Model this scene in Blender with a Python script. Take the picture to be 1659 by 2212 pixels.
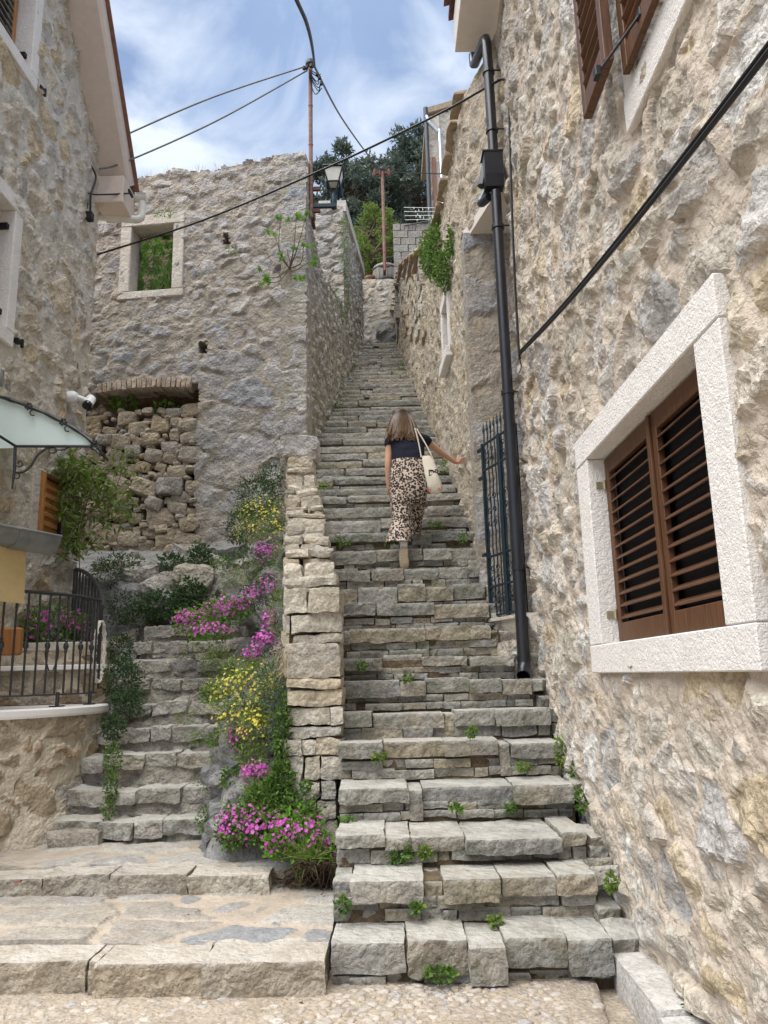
import bpy, math, random
import numpy as np
from mathutils import Vector, Matrix
for o in list(bpy.data.objects): bpy.data.objects.remove(o)
SC = bpy.context.scene
COL = SC.collection
# ---------------------------------------------------------------- camera
PITCH, ROLL = math.radians(12), math.radians(1.375)
FW = np.array((0, math.cos(PITCH), math.sin(PITCH)))
_u0 = np.array((0, -math.sin(PITCH), math.cos(PITCH))); _r0 = np.array((1., 0, 0))
UPV = _u0*math.cos(ROLL) + _r0*math.sin(ROLL)
RTV = _r0*math.cos(ROLL) - _u0*math.sin(ROLL)
EYE = np.array((0, 0, 1.6))
cam = bpy.data.cameras.new('camera'); camo = bpy.data.objects.new('camera', cam); COL.objects.link(camo)
cam.sensor_fit = 'HORIZONTAL'; cam.sensor_width = 36; cam.lens = 36; cam.clip_start = .05; cam.clip_end = 600
M4 = Matrix((( RTV[0], UPV[0], -FW[0], EYE[0]), (RTV[1], UPV[1], -FW[1], EYE[1]), (RTV[2], UPV[2], -FW[2], EYE[2]), (0, 0, 0, 1)))
camo.matrix_world = M4
SC.camera = camo
# ---------------------------------------------------------------- sky, sun, exposure
SUN_EL, SUN_AZ = math.radians(68), math.radians(232)      # azimuth clockwise from +Y
wd = bpy.data.worlds.new('World'); SC.world = wd; wd.use_nodes = True
nt = wd.node_tree; nt.nodes.clear()
def wn(t, **k):
    n = nt.nodes.new(t)
    for a, b in k.items(): setattr(n, a, b)
    return n
wo = wn('ShaderNodeOutputWorld'); wb = wn('ShaderNodeBackground'); wb.inputs[1].default_value = .1
sk = wn('ShaderNodeTexSky', sky_type='NISHITA', sun_disc=False, sun_elevation=SUN_EL, sun_rotation=SUN_AZ, altitude=50, air_density=1.0, dust_density=1.5, ozone_density=1.5)
tc = wn('ShaderNodeTexCoord'); sx = wn('ShaderNodeSeparateXYZ'); nt.links.new(tc.outputs['Generated'], sx.inputs[0])
zz = wn('ShaderNodeMath', operation='MAXIMUM'); nt.links.new(sx.outputs[2], zz.inputs[0]); zz.inputs[1].default_value = 0
za = wn('ShaderNodeMath', operation='ADD'); nt.links.new(zz.outputs[0], za.inputs[0]); za.inputs[1].default_value = .35
dv = wn('ShaderNodeVectorMath', operation='DIVIDE'); nt.links.new(tc.outputs['Generated'], dv.inputs[0])
cb = wn('ShaderNodeCombineXYZ')
for i in range(3): nt.links.new(za.outputs[0], cb.inputs[i])
nt.links.new(cb.outputs[0], dv.inputs[1])
mp = wn('ShaderNodeMapping'); nt.links.new(dv.outputs[0], mp.inputs[0]); mp.inputs['Location'].default_value = (.93, .42, 0); mp.inputs['Scale'].default_value = (1, 1, 1)
n1 = wn('ShaderNodeTexNoise'); n1.inputs['Scale'].default_value = 5.2; n1.inputs['Detail'].default_value = 7; n1.inputs['Roughness'].default_value = .52; n1.inputs['Distortion'].default_value = .5
nt.links.new(mp.outputs[0], n1.inputs['Vector'])
r1 = wn('ShaderNodeValToRGB'); nt.links.new(n1.outputs[0], r1.inputs[0])
r1.color_ramp.elements[0].position = .44; r1.color_ramp.elements[1].position = .66
n2 = wn('ShaderNodeTexNoise'); n2.inputs['Scale'].default_value = 2.2; n2.inputs['Detail'].default_value = 5; nt.links.new(mp.outputs[0], n2.inputs['Vector'])
r2 = wn('ShaderNodeValToRGB'); nt.links.new(n2.outputs[0], r2.inputs[0])
r2.color_ramp.elements[0].position = .3; r2.color_ramp.elements[0].color = (1.15, 1.65, 2.75, 1); r2.color_ramp.elements[1].position = .7; r2.color_ramp.elements[1].color = (2.1, 2.8, 4.1, 1)
mx = wn('ShaderNodeMixRGB'); mx.inputs[0].default_value = .8; nt.links.new(sk.outputs[0], mx.inputs[1]); nt.links.new(r2.outputs[0], mx.inputs[2])
m2 = wn('ShaderNodeMixRGB'); nt.links.new(r1.outputs[0], m2.inputs[0]); nt.links.new(mx.outputs[0], m2.inputs[1]); m2.inputs[2].default_value = (4.2, 4.65, 5.3, 1)
nt.links.new(m2.outputs[0], wb.inputs[0]); nt.links.new(wb.outputs[0], wo.inputs[0])
sl = bpy.data.lights.new('sun', 'SUN'); sl.energy = 3.8; sl.angle = math.radians(75); sl.color = (1, .97, .93)
so = bpy.data.objects.new('sun', sl); COL.objects.link(so)
sd = Vector((math.sin(SUN_AZ)*math.cos(SUN_EL), math.cos(SUN_AZ)*math.cos(SUN_EL), math.sin(SUN_EL)))
so.rotation_euler = sd.to_track_quat('Z', 'Y').to_euler(); so.location = (0, 0, 30)
SC.render.engine = 'CYCLES'
vs = SC.view_settings; vs.view_transform = 'Standard'; vs.look = 'None'; vs.exposure = 1.15; vs.gamma = 1; vs.use_curve_mapping = False
SC.render.resolution_x, SC.render.resolution_y = 768, 1024
# ---------------------------------------------------------------- helpers
def at(u, v, X=None, Y=None, Z=None, pl=None):
    d = FW + (u-829.5)/1659*RTV - (v-1106)/1659*UPV
    if X is not None: t = (X-EYE[0])/d[0]
    elif Y is not None: t = (Y-EYE[1])/d[1]
    elif Z is not None: t = (Z-EYE[2])/d[2]
    else:
        (x0, y0), (x1, y1) = pl; nx, ny = y1-y0, x0-x1
        t = ((x0-EYE[0])*nx+(y0-EYE[1])*ny)/(d[0]*nx+d[1]*ny)
    return EYE + t*d
def proj(P):
    q = np.atleast_2d(P)-EYE; z = q@FW; z = np.where(z < .05, .05, z)
    return np.stack((829.5+1659*(q@RTV)/z, 1106-1659*(q@UPV)/z, z), 1)
def _h(a, b, c, s):
    n = (a*374761393 + b*668265263 + c*1440662683 + s*974634777) & 0xffffffff
    n = ((n ^ (n >> 13))*1274126177) & 0xffffffff
    n = ((n ^ (n >> 15))*2246822519) & 0xffffffff
    return ((n ^ (n >> 16)) & 0xffff)/65535.
def vn(P, s=0):
    P = np.asarray(P, float); i = np.floor(P).astype(np.int64); f = P-i; f = f*f*(3-2*f)
    x, y, z = i[..., 0], i[..., 1], i[..., 2]; fx, fy, fz = f[..., 0], f[..., 1], f[..., 2]
    def l(a, b, t): return a+(b-a)*t
    return l(l(l(_h(x, y, z, s), _h(x+1, y, z, s), fx), l(_h(x, y+1, z, s), _h(x+1, y+1, z, s), fx), fy),
             l(l(_h(x, y, z+1, s), _h(x+1, y, z+1, s), fx), l(_h(x, y+1, z+1, s), _h(x+1, y+1, z+1, s), fx), fy), fz)*2-1
def fbm(P, f=1., o=4, s=0, g=.5):
    P = np.asarray(P, float); a = 1.; r = 0
    for k in range(o): r = r+a*vn(P*f+k*17.3, s+k); f *= 2.03; a *= g
    return r
def ridge(P, f=1., o=4, s=0):
    P = np.asarray(P, float); a = 1.; r = 0
    for k in range(o): r = r+a*(1-2*np.abs(vn(P*f+k*7.7, s+k))); f *= 2.1; a *= .5
    return r*.5
def sst(x): x = np.clip(x, 0, 1); return x*x*(3-2*x)
def mesh_np(name, V, F, mat=None, attrs=None, smooth=False):
    me = bpy.data.meshes.new(name); V = np.ascontiguousarray(V, np.float32); F = np.ascontiguousarray(F, np.int32); m, k = F.shape
    me.vertices.add(len(V)); me.vertices.foreach_set('co', V.ravel())
    me.loops.add(m*k); me.loops.foreach_set('vertex_index', F.ravel())
    me.polygons.add(m); me.polygons.foreach_set('loop_start', np.arange(m, dtype=np.int32)*k)
    me.polygons.foreach_set('use_smooth', np.full(m, smooth, bool))
    for a, x in (attrs or {}).items():
        t = me.attributes.new(a, 'FLOAT', 'POINT'); t.data.foreach_set('value', np.broadcast_to(np.asarray(x, np.float32), (len(V),)).copy())
    me.update(calc_edges=True)
    if mat: me.materials.append(mat)
    return me
def ob(name, me, parent=None, label=None):
    o = bpy.data.objects.new(name, me); COL.objects.link(o)
    if parent is not None:
        o.parent = parent
        if parent.type == 'EMPTY': o.location = -parent.location
    if label: o['label'] = label
    return o
def tag(o, label, cat, group=None, kind=None):
    if label: o['label'] = label
    if cat: o['category'] = cat
    if group: o['group'] = group
    if kind: o['kind'] = kind
    return o
def thing(name, label, cat, loc=(0, 0, 0), group=None):
    o = bpy.data.objects.new(name, None); COL.objects.link(o); o.location = [float(c) for c in loc]; o.empty_display_size = .1
    return tag(o, label, cat, group)
class MB:
    """collects simple solids, builds one mesh"""
    def __init__(s): s.v = []; s.f = []
    def add(s, v, f):
        b = len(s.v); s.v += [tuple(map(float, p)) for p in v]; s.f += [tuple(b+i for i in q) for q in f]; return s
    def box(s, c, d, R=None, bev=0.):
        c = np.array(c, float); hx, hy, hz = np.array(d, float)/2
        if bev > 0:
            b = min(bev, hx*.9, hy*.9, hz*.9); v = []
            for sx_ in (-1, 1):
                for sy_ in (-1, 1):
                    for sz_ in (-1, 1):
                        v += [(sx_*hx, sy_*(hy-b), sz_*(hz-b)), (sx_*(hx-b), sy_*hy, sz_*(hz-b)), (sx_*(hx-b), sy_*(hy-b), sz_*hz)]
            I = lambda a, b2, c2, k: ((a > 0)*4+(b2 > 0)*2+(c2 > 0))*3+k
            f = []
            for a in (-1, 1):
                q = [I(a, -1, -1, 0), I(a, 1, -1, 0), I(a, 1, 1, 0), I(a, -1, 1, 0)]; f.append(q if a > 0 else q[::-1])
                q = [I(-1, a, -1, 1), I(-1, a, 1, 1), I(1, a, 1, 1), I(1, a, -1, 1)]; f.append(q if a > 0 else q[::-1])
                q = [I(-1, -1, a, 2), I(1, -1, a, 2), I(1, 1, a, 2), I(-1, 1, a, 2)]; f.append(q if a > 0 else q[::-1])
            for a in (-1, 1):
                for b2 in (-1, 1):
                    q = [I(a, b2, -1, 0), I(a, b2, -1, 1), I(a, b2, 1, 1), I(a, b2, 1, 0)]; f.append(q if a*b2 > 0 else q[::-1])
                    q = [I(a, -1, b2, 0), I(a, 1, b2, 0), I(a, 1, b2, 2), I(a, -1, b2, 2)]; f.append(q if a*b2 > 0 else q[::-1])
                    q = [I(-1, a, b2, 1), I(-1, a, b2, 2), I(1, a, b2, 2), I(1, a, b2, 1)]; f.append(q if a*b2 > 0 else q[::-1])
                    for c2 in (-1, 1):
                        q = [I(a, b2, c2, 0), I(a, b2, c2, 1), I(a, b2, c2, 2)]; f.append(q if a*b2*c2 > 0 else q[::-1])
        else:
            v = [(x, y, z) for x in (-hx, hx) for y in (-hy, hy) for z in (-hz, hz)]
            f = [(0, 1, 3, 2), (4, 6, 7, 5), (0, 4, 5, 1), (2, 3, 7, 6), (0, 2, 6, 4), (1, 5, 7, 3)]
        v = np.array(v)
        if R is not None: v = v@np.array(R).T
        return s.add(v+c, f)
    def tube(s, pts, r, n=8, cap=True, closed=False):
        P = [np.array(p, float) for p in pts]; m = len(P); rr = r if hasattr(r, '__len__') else [r]*m
        v = []; prev = None
        for i in range(m):
            a = P[(i-1) % m] if (closed or i > 0) else P[i]; b = P[(i+1) % m] if (closed or i < m-1) else P[i]
            t = b-a; t = t/(np.linalg.norm(t)+1e-9)
            if prev is None:
                ref = np.array((0, 0, 1.)) if abs(t[2]) < .9 else np.array((1., 0, 0)); e = np.cross(t, ref)
            else: e = prev-t*(prev@t)
            e = e/(np.linalg.norm(e)+1e-9); prev = e; g = np.cross(t, e)
            for k in range(n):
                q = 2*math.pi*k/n; v.append(P[i]+rr[i]*(math.cos(q)*e+math.sin(q)*g))
        f = []
        for i in range(m if closed else m-1):
            for k in range(n):
                a, b = i*n+k, i*n+(k+1) % n; c, d = ((i+1) % m)*n+(k+1) % n, ((i+1) % m)*n+k; f.append((a, b, c, d))
        if cap and not closed: f += [tuple(range(n))[::-1], tuple((m-1)*n+k for k in range(n))]
        return s.add(v, f)
    def lathe(s, c, prof, n=14, axis=2):
        v = []; f = []; m = len(prof)
        for (r, h) in prof:
            for k in range(n):
                a = 2*math.pi*k/n; q = [r*math.cos(a), r*math.sin(a), h]
                if axis == 1: q = [q[0], -q[2], q[1]]
                if axis == 0: q = [q[2], q[0], q[1]]
                v.append(np.array(c, float)+q)
        for i in range(m-1):
            for k in range(n): f.append((i*n+k, i*n+(k+1) % n, (i+1)*n+(k+1) % n, (i+1)*n+k))
        f += [tuple(range(n))[::-1], tuple((m-1)*n+k for k in range(n))]
        return s.add(v, f)
    def prism(s, poly, fn, d0, d1):
        """2-D polygon extruded: fn(a,b,depth) -> xyz"""
        n = len(poly); v = [fn(a, b, d0) for a, b in poly]+[fn(a, b, d1) for a, b in poly]
        f = [tuple(range(n))[::-1], tuple(range(n, 2*n))]+[(i, (i+1) % n, n+(i+1) % n, n+i) for i in range(n)]
        return s.add(v, f)
    def build(s, name, mat, parent=None, smooth=False, label=None):
        me = bpy.data.meshes.new(name); me.from_pydata(s.v, [], s.f); me.update()
        if smooth:
            me.polygons.foreach_set('use_smooth', np.ones(len(me.polygons), bool))
            try: me.set_sharp_from_angle(angle=math.radians(42))
            except Exception: pass
        if mat: me.materials.append(mat)
        return ob(name, me, parent, label)
def rotz(a): c, s = math.cos(a), math.sin(a); return np.array(((c, -s, 0), (s, c, 0), (0, 0, 1)))
def rotx(a): c, s = math.cos(a), math.sin(a); return np.array(((1, 0, 0), (0, c, -s), (0, s, c)))
def roty(a): c, s = math.cos(a), math.sin(a); return np.array(((c, 0, s), (0, 1, 0), (-s, 0, c)))
def catmull(pts, k=6):
    P = [np.array(p, float) for p in pts]; out = []
    for i in range(len(P)-1):
        a, b, c, d = P[max(i-1, 0)], P[i], P[i+1], P[min(i+2, len(P)-1)]
        for j in range(k):
            t = j/k; out.append(.5*((2*b)+(c-a)*t+(2*a-5*b+4*c-d)*t*t+(3*b-a-3*c+d)*t**3))
    out.append(P[-1]); return out
# ---------------------------------------------------------------- materials
def newmat(name):
    m = bpy.data.materials.new(name); m.use_nodes = True; t = m.node_tree; b = t.nodes['Principled BSDF']; b.inputs['Specular IOR Level'].default_value = .3
    return m, t, b
def N(t, typ, **k):
    n = t.nodes.new(typ)
    for a, b in k.items():
        if a in n.inputs.keys() if hasattr(n.inputs, 'keys') else False: n.inputs[a].default_value = b
        else: setattr(n, a, b)
    return n
def noise(t, vec, scale, detail=4, rough=.55, dist=0.):
    n = t.nodes.new('ShaderNodeTexNoise'); n.inputs['Scale'].default_value = scale; n.inputs['Detail'].default_value = detail; n.inputs['Roughness'].default_value = rough; n.inputs['Distortion'].default_value = dist
    if vec is not None: t.links.new(vec, n.inputs['Vector'])
    return n.outputs[0]
def ramp(t, fac, els, interp='LINEAR'):
    n = t.nodes.new('ShaderNodeValToRGB'); t.links.new(fac, n.inputs[0]); r = n.color_ramp; r.interpolation = interp
    while len(r.elements) < len(els): r.elements.new(.5)
    for e, (p, c) in zip(r.elements, els):
        e.position = p; e.color = (c, c, c, 1) if not hasattr(c, '__len__') else (*c[:3], 1)
    return n.outputs[0]
def mixc(t, fac, a, b, mode='MIX'):
    n = t.nodes.new('ShaderNodeMixRGB'); n.blend_type = mode
    for i, x in ((0, fac), (1, a), (2, b)):
        if hasattr(x, 'is_linked') or hasattr(x, 'links'): t.links.new(x, n.inputs[i])
        elif i == 0: n.inputs[0].default_value = x
        else: n.inputs[i].default_value = (*x[:3], 1)
    return n.outputs[0]
def mth(t, op, a, b=None):
    n = t.nodes.new('ShaderNodeMath'); n.operation = op
    for i, x in ((0, a), (1, b)):
        if x is None: continue
        if hasattr(x, 'links'): t.links.new(x, n.inputs[i])
        else: n.inputs[i].default_value = x
    return n.outputs[0]
def attr(t, name): n = t.nodes.new('ShaderNodeAttribute'); n.attribute_name = name; return n.outputs['Fac']
def pos(t): return t.nodes.new('ShaderNodeNewGeometry').outputs['Position']
def bump(t, b, h, strength, dist):
    n = t.nodes.new('ShaderNodeBump'); n.inputs['Strength'].default_value = strength; n.inputs['Distance'].default_value = dist; t.links.new(h, n.inputs['Height']); t.links.new(n.outputs[0], b.inputs['Normal'])
def stone_mat(name, cols, mortar=(.5, .42, .33), stain=(.32, .24, .14), st=.35, lich=.25, lcol=(.12, .12, .115), bs=.7, fs=38, var=.35, moss=0., hi=1., worn=None):
    m, t, b = newmat(name); p = pos(t)
    k = len(cols); c = ramp(t, attr(t, 'tone'), [(i/(k-1), q) for i, q in enumerate(cols)])
    nA = noise(t, p, 7, 4, .65); c = mixc(t, 1., c, ramp(t, nA, [(.25, 1-var), (.75, 1+var)]), 'MULTIPLY')
    nH = noise(t, p, 46, 4, .75); c = mixc(t, hi, c, ramp(t, nH, [(.3, .62), (.52, 1.), (.75, 1.22)]), 'MULTIPLY')
    nS = noise(t, p, 2.3, 4, .6, .4); c = mixc(t, ramp(t, nS, [(.52, 0.), (.72, st)]), c, stain)
    nL = noise(t, p, 21, 3, .7); c = mixc(t, ramp(t, nL, [(.56, 0.), (.7, lich)]), c, lcol)
    if moss > 0: c = mixc(t, ramp(t, noise(t, p, 3.1, 5, .7), [(.5, 0.), (.68, moss)]), c, (.07, .085, .03))
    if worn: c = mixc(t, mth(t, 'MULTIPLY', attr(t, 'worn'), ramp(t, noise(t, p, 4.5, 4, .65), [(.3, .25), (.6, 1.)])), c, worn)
    mo = mth(t, 'ADD', attr(t, 'mort'), mth(t, 'MULTIPLY', mth(t, 'SUBTRACT', noise(t, p, 26, 3), .5), .9))
    mc = mixc(t, 1., mortar, ramp(t, noise(t, p, 5, 5, .6), [(.25, .72), (.8, 1.15)]), 'MULTIPLY')
    c = mixc(t, ramp(t, mo, [(.5, 0.), (.72, 1.)]), c, mc)
    t.links.new(c, b.inputs['Base Color']); b.inputs['Roughness'].default_value = .92; b.inputs['Specular IOR Level'].default_value = .15
    vd = t.nodes.new('ShaderNodeTexVoronoi'); vd.inputs['Scale'].default_value = fs*.55; pw_ = t.nodes.new('ShaderNodeVectorMath'); pw_.operation = 'MULTIPLY_ADD'; nn_ = t.nodes.new('ShaderNodeTexNoise'); nn_.inputs['Scale'].default_value = fs*.5; t.links.new(p, nn_.inputs['Vector']); t.links.new(nn_.outputs['Color'], pw_.inputs[0]); pw_.inputs[1].default_value = (.06, .06, .06); t.links.new(p, pw_.inputs[2]); t.links.new(pw_.outputs[0], vd.inputs['Vector'])
    h = mth(t, 'ADD', noise(t, p, fs, 4, .75), mth(t, 'MULTIPLY', noise(t, p, fs*.28, 3, .6), 1.4)); h = mth(t, 'SUBTRACT', h, mth(t, 'MULTIPLY', vd.outputs['Distance'], .8))
    bump(t, b, h, bs, .025); return m
def plain(name, col, rough=.5, metal=0., var=.15, sc=12, bs=.0, fs=80, spec=.3, col2=None):
    m, t, b = newmat(name); p = pos(t); c = mixc(t, 1., col, ramp(t, noise(t, p, sc, 5, .6), [(.25, 1-var), (.75, 1+var)]), 'MULTIPLY')
    if col2: c = mixc(t, ramp(t, noise(t, p, sc*.45, 5, .7), [(.48, 0.), (.66, .8)]), c, col2)
    t.links.new(c, b.inputs['Base Color']); b.inputs['Roughness'].default_value = rough; b.inputs['Metallic'].default_value = metal; b.inputs['Specular IOR Level'].default_value = spec
    if bs > 0: bump(t, b, noise(t, p, fs, 4, .6), bs, .01)
    return m
def leaf_mat(name, cols, trans=.3):
    m, t, b = newmat(name); k = len(cols); c = ramp(t, attr(t, 'tone'), [(i/(k-1), q) for i, q in enumerate(cols)])
    c = mixc(t, 1., c, ramp(t, noise(t, pos(t), 9, 3), [(.3, .75), (.7, 1.2)]), 'MULTIPLY')
    t.links.new(c, b.inputs['Base Color']); b.inputs['Roughness'].default_value = .55; b.inputs['Specular IOR Level'].default_value = .25
    tr = t.nodes.new('ShaderNodeBsdfTranslucent'); t.links.new(c, tr.inputs[0]); mx_ = t.nodes.new('ShaderNodeMixShader'); mx_.inputs[0].default_value = trans
    t.links.new(b.outputs[0], mx_.inputs[1]); t.links.new(tr.outputs[0], mx_.inputs[2]); t.links.new(mx_.outputs[0], t.nodes['Material Output'].inputs[0]); return m
def wood_mat(name, col, dark, axis='Z', rough=.5):
    m, t, b = newmat(name); mpn = t.nodes.new('ShaderNodeMapping'); t.links.new(pos(t), mpn.inputs[0])
    mpn.inputs['Scale'].default_value = {'Z': (40, 40, 3), 'Y': (40, 3, 40), 'X': (3, 40, 40)}[axis]
    c = ramp(t, noise(t, mpn.outputs[0], 1.5, 5, .65), [(.3, dark), (.7, col)]); t.links.new(c, b.inputs['Base Color']); b.inputs['Roughness'].default_value = rough
    bump(t, b, noise(t, mpn.outputs[0], 2, 3), .25, .004); return m
LIME = [(.42, .36, .28), (.5, .44, .35), (.33, .31, .28), (.46, .37, .25), (.55, .51, .44), (.37, .34, .3)]
M = {}
M['right'] = stone_mat('right_wall_stone', [(.44, .4, .33), (.55, .51, .45), (.38, .365, .34), (.48, .39, .26), (.6, .575, .53), (.4, .385, .365), (.5, .43, .33)], mortar=(.57, .49, .4), st=.35, stain=(.4, .3, .18), lich=.35, lcol=(.2, .185, .17), bs=1., fs=30)
M['wall2'] = stone_mat('passage_wall_stone', [(.44, .38, .3), (.5, .45, .37), (.38, .34, .29), (.45, .36, .24)], mortar=(.5, .43, .33), st=.4, lich=.45, bs=.9)
M['left'] = stone_mat('left_house_stone', [(.5, .43, .33), (.56, .51, .43), (.45, .43, .4), (.52, .42, .28), (.58, .55, .49)], mortar=(.62, .57, .49), st=.3, lich=.2, bs=.7)
M['ruin'] = stone_mat('ruin_stone', [(.38, .355, .325), (.43, .41, .385), (.34, .33, .32), (.4, .35, .285), (.31, .315, .33)], mortar=(.38, .335, .275), stain=(.38, .28, .18), st=.4, lich=.5, lcol=(.14, .14, .145), bs=.9)
M['ruinside'] = stone_mat('ruin_side_stone', [(.47, .44, .385), (.52, .495, .45), (.39, .375, .35), (.45, .4, .325)], mortar=(.33, .3, .24), st=.2, lich=.55, lcol=(.13, .13, .12), bs=.9, moss=.25)
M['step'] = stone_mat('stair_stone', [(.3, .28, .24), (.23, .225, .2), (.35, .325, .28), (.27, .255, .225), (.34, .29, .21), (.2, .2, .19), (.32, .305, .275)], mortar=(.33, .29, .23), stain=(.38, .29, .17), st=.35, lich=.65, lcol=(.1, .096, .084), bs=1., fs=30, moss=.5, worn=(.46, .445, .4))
M['parapet'] = stone_mat('parapet_stone', [(.44, .4, .33), (.5, .46, .38), (.38, .36, .32), (.46, .39, .28), (.54, .5, .43)], stain=(.42, .31, .17), st=.4, lich=.45, lcol=(.15, .14, .12), bs=.9, fs=30)
M['pave'] = stone_mat('paving_stone', [(.27, .26, .245), (.38, .355, .31), (.24, .245, .25), (.34, .31, .26), (.3, .275, .24)], mortar=(.41, .35, .28), st=.25, lich=.2, bs=.5, var=.25)
M['kerb'] = stone_mat('kerb_stone', [(.36, .3, .22), (.4, .36, .3), (.3, .27, .22), (.44, .4, .33)], mortar=(.42, .35, .28), stain=(.17, .13, .08), st=.55, lich=.4, lcol=(.11, .09, .06), bs=.9, worn=(.5, .46, .4))
M['lstair'] = stone_mat('old_stair_stone', [(.36, .34, .3), (.43, .4, .35), (.3, .29, .27), (.4, .36, .29)], mortar=(.4, .36, .3), st=.25, lich=.55, lcol=(.13, .13, .115), bs=1., moss=.4, worn=(.5, .48, .43))
M['rock'] = stone_mat('grey_rock', [(.2, .2, .195), (.26, .255, .245)], stain=(.3, .25, .17), st=.4, lich=.6, lcol=(.1, .1, .095), bs=1., fs=22, moss=.5)
M['dry'] = stone_mat('dry_stone_fill', [(.36, .3, .22), (.42, .36, .27), (.31, .29, .26), (.4, .32, .21), (.34, .32, .3)], st=.4, stain=(.3, .21, .11), lich=.35, bs=.9)
M['terr'] = stone_mat('terrace_stone', [(.36, .26, .16), (.44, .38, .29), (.32, .24, .15), (.4, .37, .32), (.42, .31, .18)], mortar=(.62, .54, .42), stain=(.42, .22, .08), st=.5, lich=.25, bs=.8, var=.25)
M['endw'] = stone_mat('end_wall_stone', [(.46, .42, .34), (.52, .49, .43), (.4, .38, .34), (.48, .4, .28)], mortar=(.5, .46, .4), st=.35, lich=.3, bs=.7)
M['frame'] = stone_mat('white_stone_frame', [(.72, .69, .65), (.76, .74, .7)], st=.22, stain=(.55, .51, .45), lich=.12, lcol=(.45, .43, .4), bs=.5, fs=90, var=.06, hi=.12)
M['oldframe'] = stone_mat('old_stone_frame', [(.52, .48, .42), (.56, .53, .48)], st=.3, stain=(.42, .33, .2), lich=.4, lcol=(.3, .3, .3), bs=.5, fs=50, var=.2, hi=.4)
M['concrete'] = stone_mat('concrete', [(.47, .45, .42), (.5, .48, .45)], st=.15, lich=.25, lcol=(.25, .24, .22), bs=.4, fs=60, var=.2)
M['ground'] = stone_mat('pebble_concrete', [(.4, .34, .27), (.4, .34, .27)], st=.2, lich=.25, lcol=(.28, .24, .19), bs=.8, fs=45, var=.25)
M['pebble'] = stone_mat('pebble', [(.42, .37, .31), (.36, .32, .28), (.45, .41, .36), (.38, .31, .23), (.34, .34, .34)], st=.2, lich=.15, bs=.3, var=.15)
M['block'] = stone_mat('concrete_block', [(.25, .235, .21), (.29, .275, .245), (.23, .215, .195)], mortar=(.3, .28, .25), st=.2, lich=.35, bs=.6, fs=45)
M['soil'] = stone_mat('soil', [(.15, .11, .07), (.2, .15, .1)], st=.3, lich=.3, bs=1., var=.5, moss=.3)
M['plaster'] = plain('pale_plaster', (.62, .57, .52), .85, var=.06, bs=.15, fs=60)
M['soffit'] = plain('beige_soffit', (.56, .47, .4), .8, var=.06, bs=.1)
M['wood'] = wood_mat('brown_shutter_wood', (.125, .058, .026), (.055, .023, .011)); M['woodY'] = wood_mat('brown_slat_wood', (.13, .062, .03), (.055, .025, .012), 'Y')
M['wood2'] = wood_mat('golden_wood', (.42, .2, .07), (.28, .12, .035)); M['woodX'] = wood_mat('grey_barrel_wood', (.3, .27, .23), (.18, .16, .13))
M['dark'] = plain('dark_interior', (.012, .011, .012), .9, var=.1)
M['glass'] = plain('window_glass', (.012, .014, .02), .06, spec=.6)
M['iron'] = plain('dark_grey_iron', (.055, .057, .06), .42, .5, var=.2, bs=.1)
M['gate'] = plain('dark_green_gate_paint', (.014, .027, .036), .4, .2, var=.25, bs=.08)
M['black'] = plain('black_pipe', (.016, .017, .021), .3, .0, var=.3, sc=3, spec=.5)
M['rubber'] = plain('black_cable', (.012, .012, .013), .5); M['cable2'] = plain('grey_cable', (.12, .12, .115), .6)
M['rust'] = plain('rusty_pole', (.2, .11, .085), .75, .1, var=.3, sc=14, bs=.3, col2=(.28, .18, .14)); M['rustd'] = plain('dark_rust', (.11, .05, .04), .8, .1, var=.3)
M['zinc'] = plain('zinc_gutter', (.24, .25, .25), .48, .6, var=.25, sc=6); M['steel'] = plain('galvanised_pipe', (.5, .52, .55), .35, .8, var=.15)
M['brass'] = plain('brass', (.42, .38, .25), .4, .7); M['pvc'] = plain('cream_downpipe', (.6, .58, .52), .45, var=.06)
M['tile'] = plain('terracotta', (.2, .1, .07), .8, var=.3, bs=.3, fs=30); M['tiled'] = plain('brown_roof_slab', (.3, .23, .16), .9, var=.35, bs=.5, fs=30)
M['brick'] = stone_mat('old_brick', [(.4, .31, .23), (.44, .36, .28), (.36, .29, .23)], mortar=(.4, .34, .27), st=.2, lich=.3, bs=.6)
M['white'] = plain('white_plastic', (.78, .78, .77), .4, var=.03); M['blackgl'] = plain('black_lens', (.01, .01, .012), .15, spec=.6)
M['yel'] = plain('ochre_plaster', (.52, .4, .2), .85, var=.08, bs=.12); M['orange'] = plain('orange_plaster', (.55, .32, .18), .85, var=.06)
M['sill'] = plain('white_marble_slab', (.74, .72, .69), .45, var=.05, sc=5); M['rope'] = plain('white_rope', (.7, .67, .6), .85, var=.1)
M['bark'] = plain('bark', (.12, .085, .06), .9, var=.35, bs=.5, fs=30); M['twig'] = plain('twig', (.2, .15, .1), .85, var=.3); M['dry_root'] = plain('dry_roots', (.09, .06, .04), .95, var=.4)
M['dry_leaf'] = leaf_mat('dry_leaf', [(.1, .06, .03), (.18, .11, .05)], .15); M['straw'] = leaf_mat('dry_straw', [(.4, .31, .18), (.5, .4, .25)], .2)
M['lg'] = leaf_mat('leaf_green', [(.06, .12, .022), (.1, .19, .035), (.16, .26, .055)]); M['ld'] = leaf_mat('leaf_dark', [(.035, .07, .028), (.055, .1, .038), (.085, .14, .05)], .25)
M['ly'] = leaf_mat('leaf_yellow_green', [(.1, .16, .03), (.16, .24, .05), (.22, .3, .07)], .35); M['lb'] = leaf_mat('leaf_bluish', [(.06, .1, .06), (.09, .14, .085), (.13, .18, .11)], .2)
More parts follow.
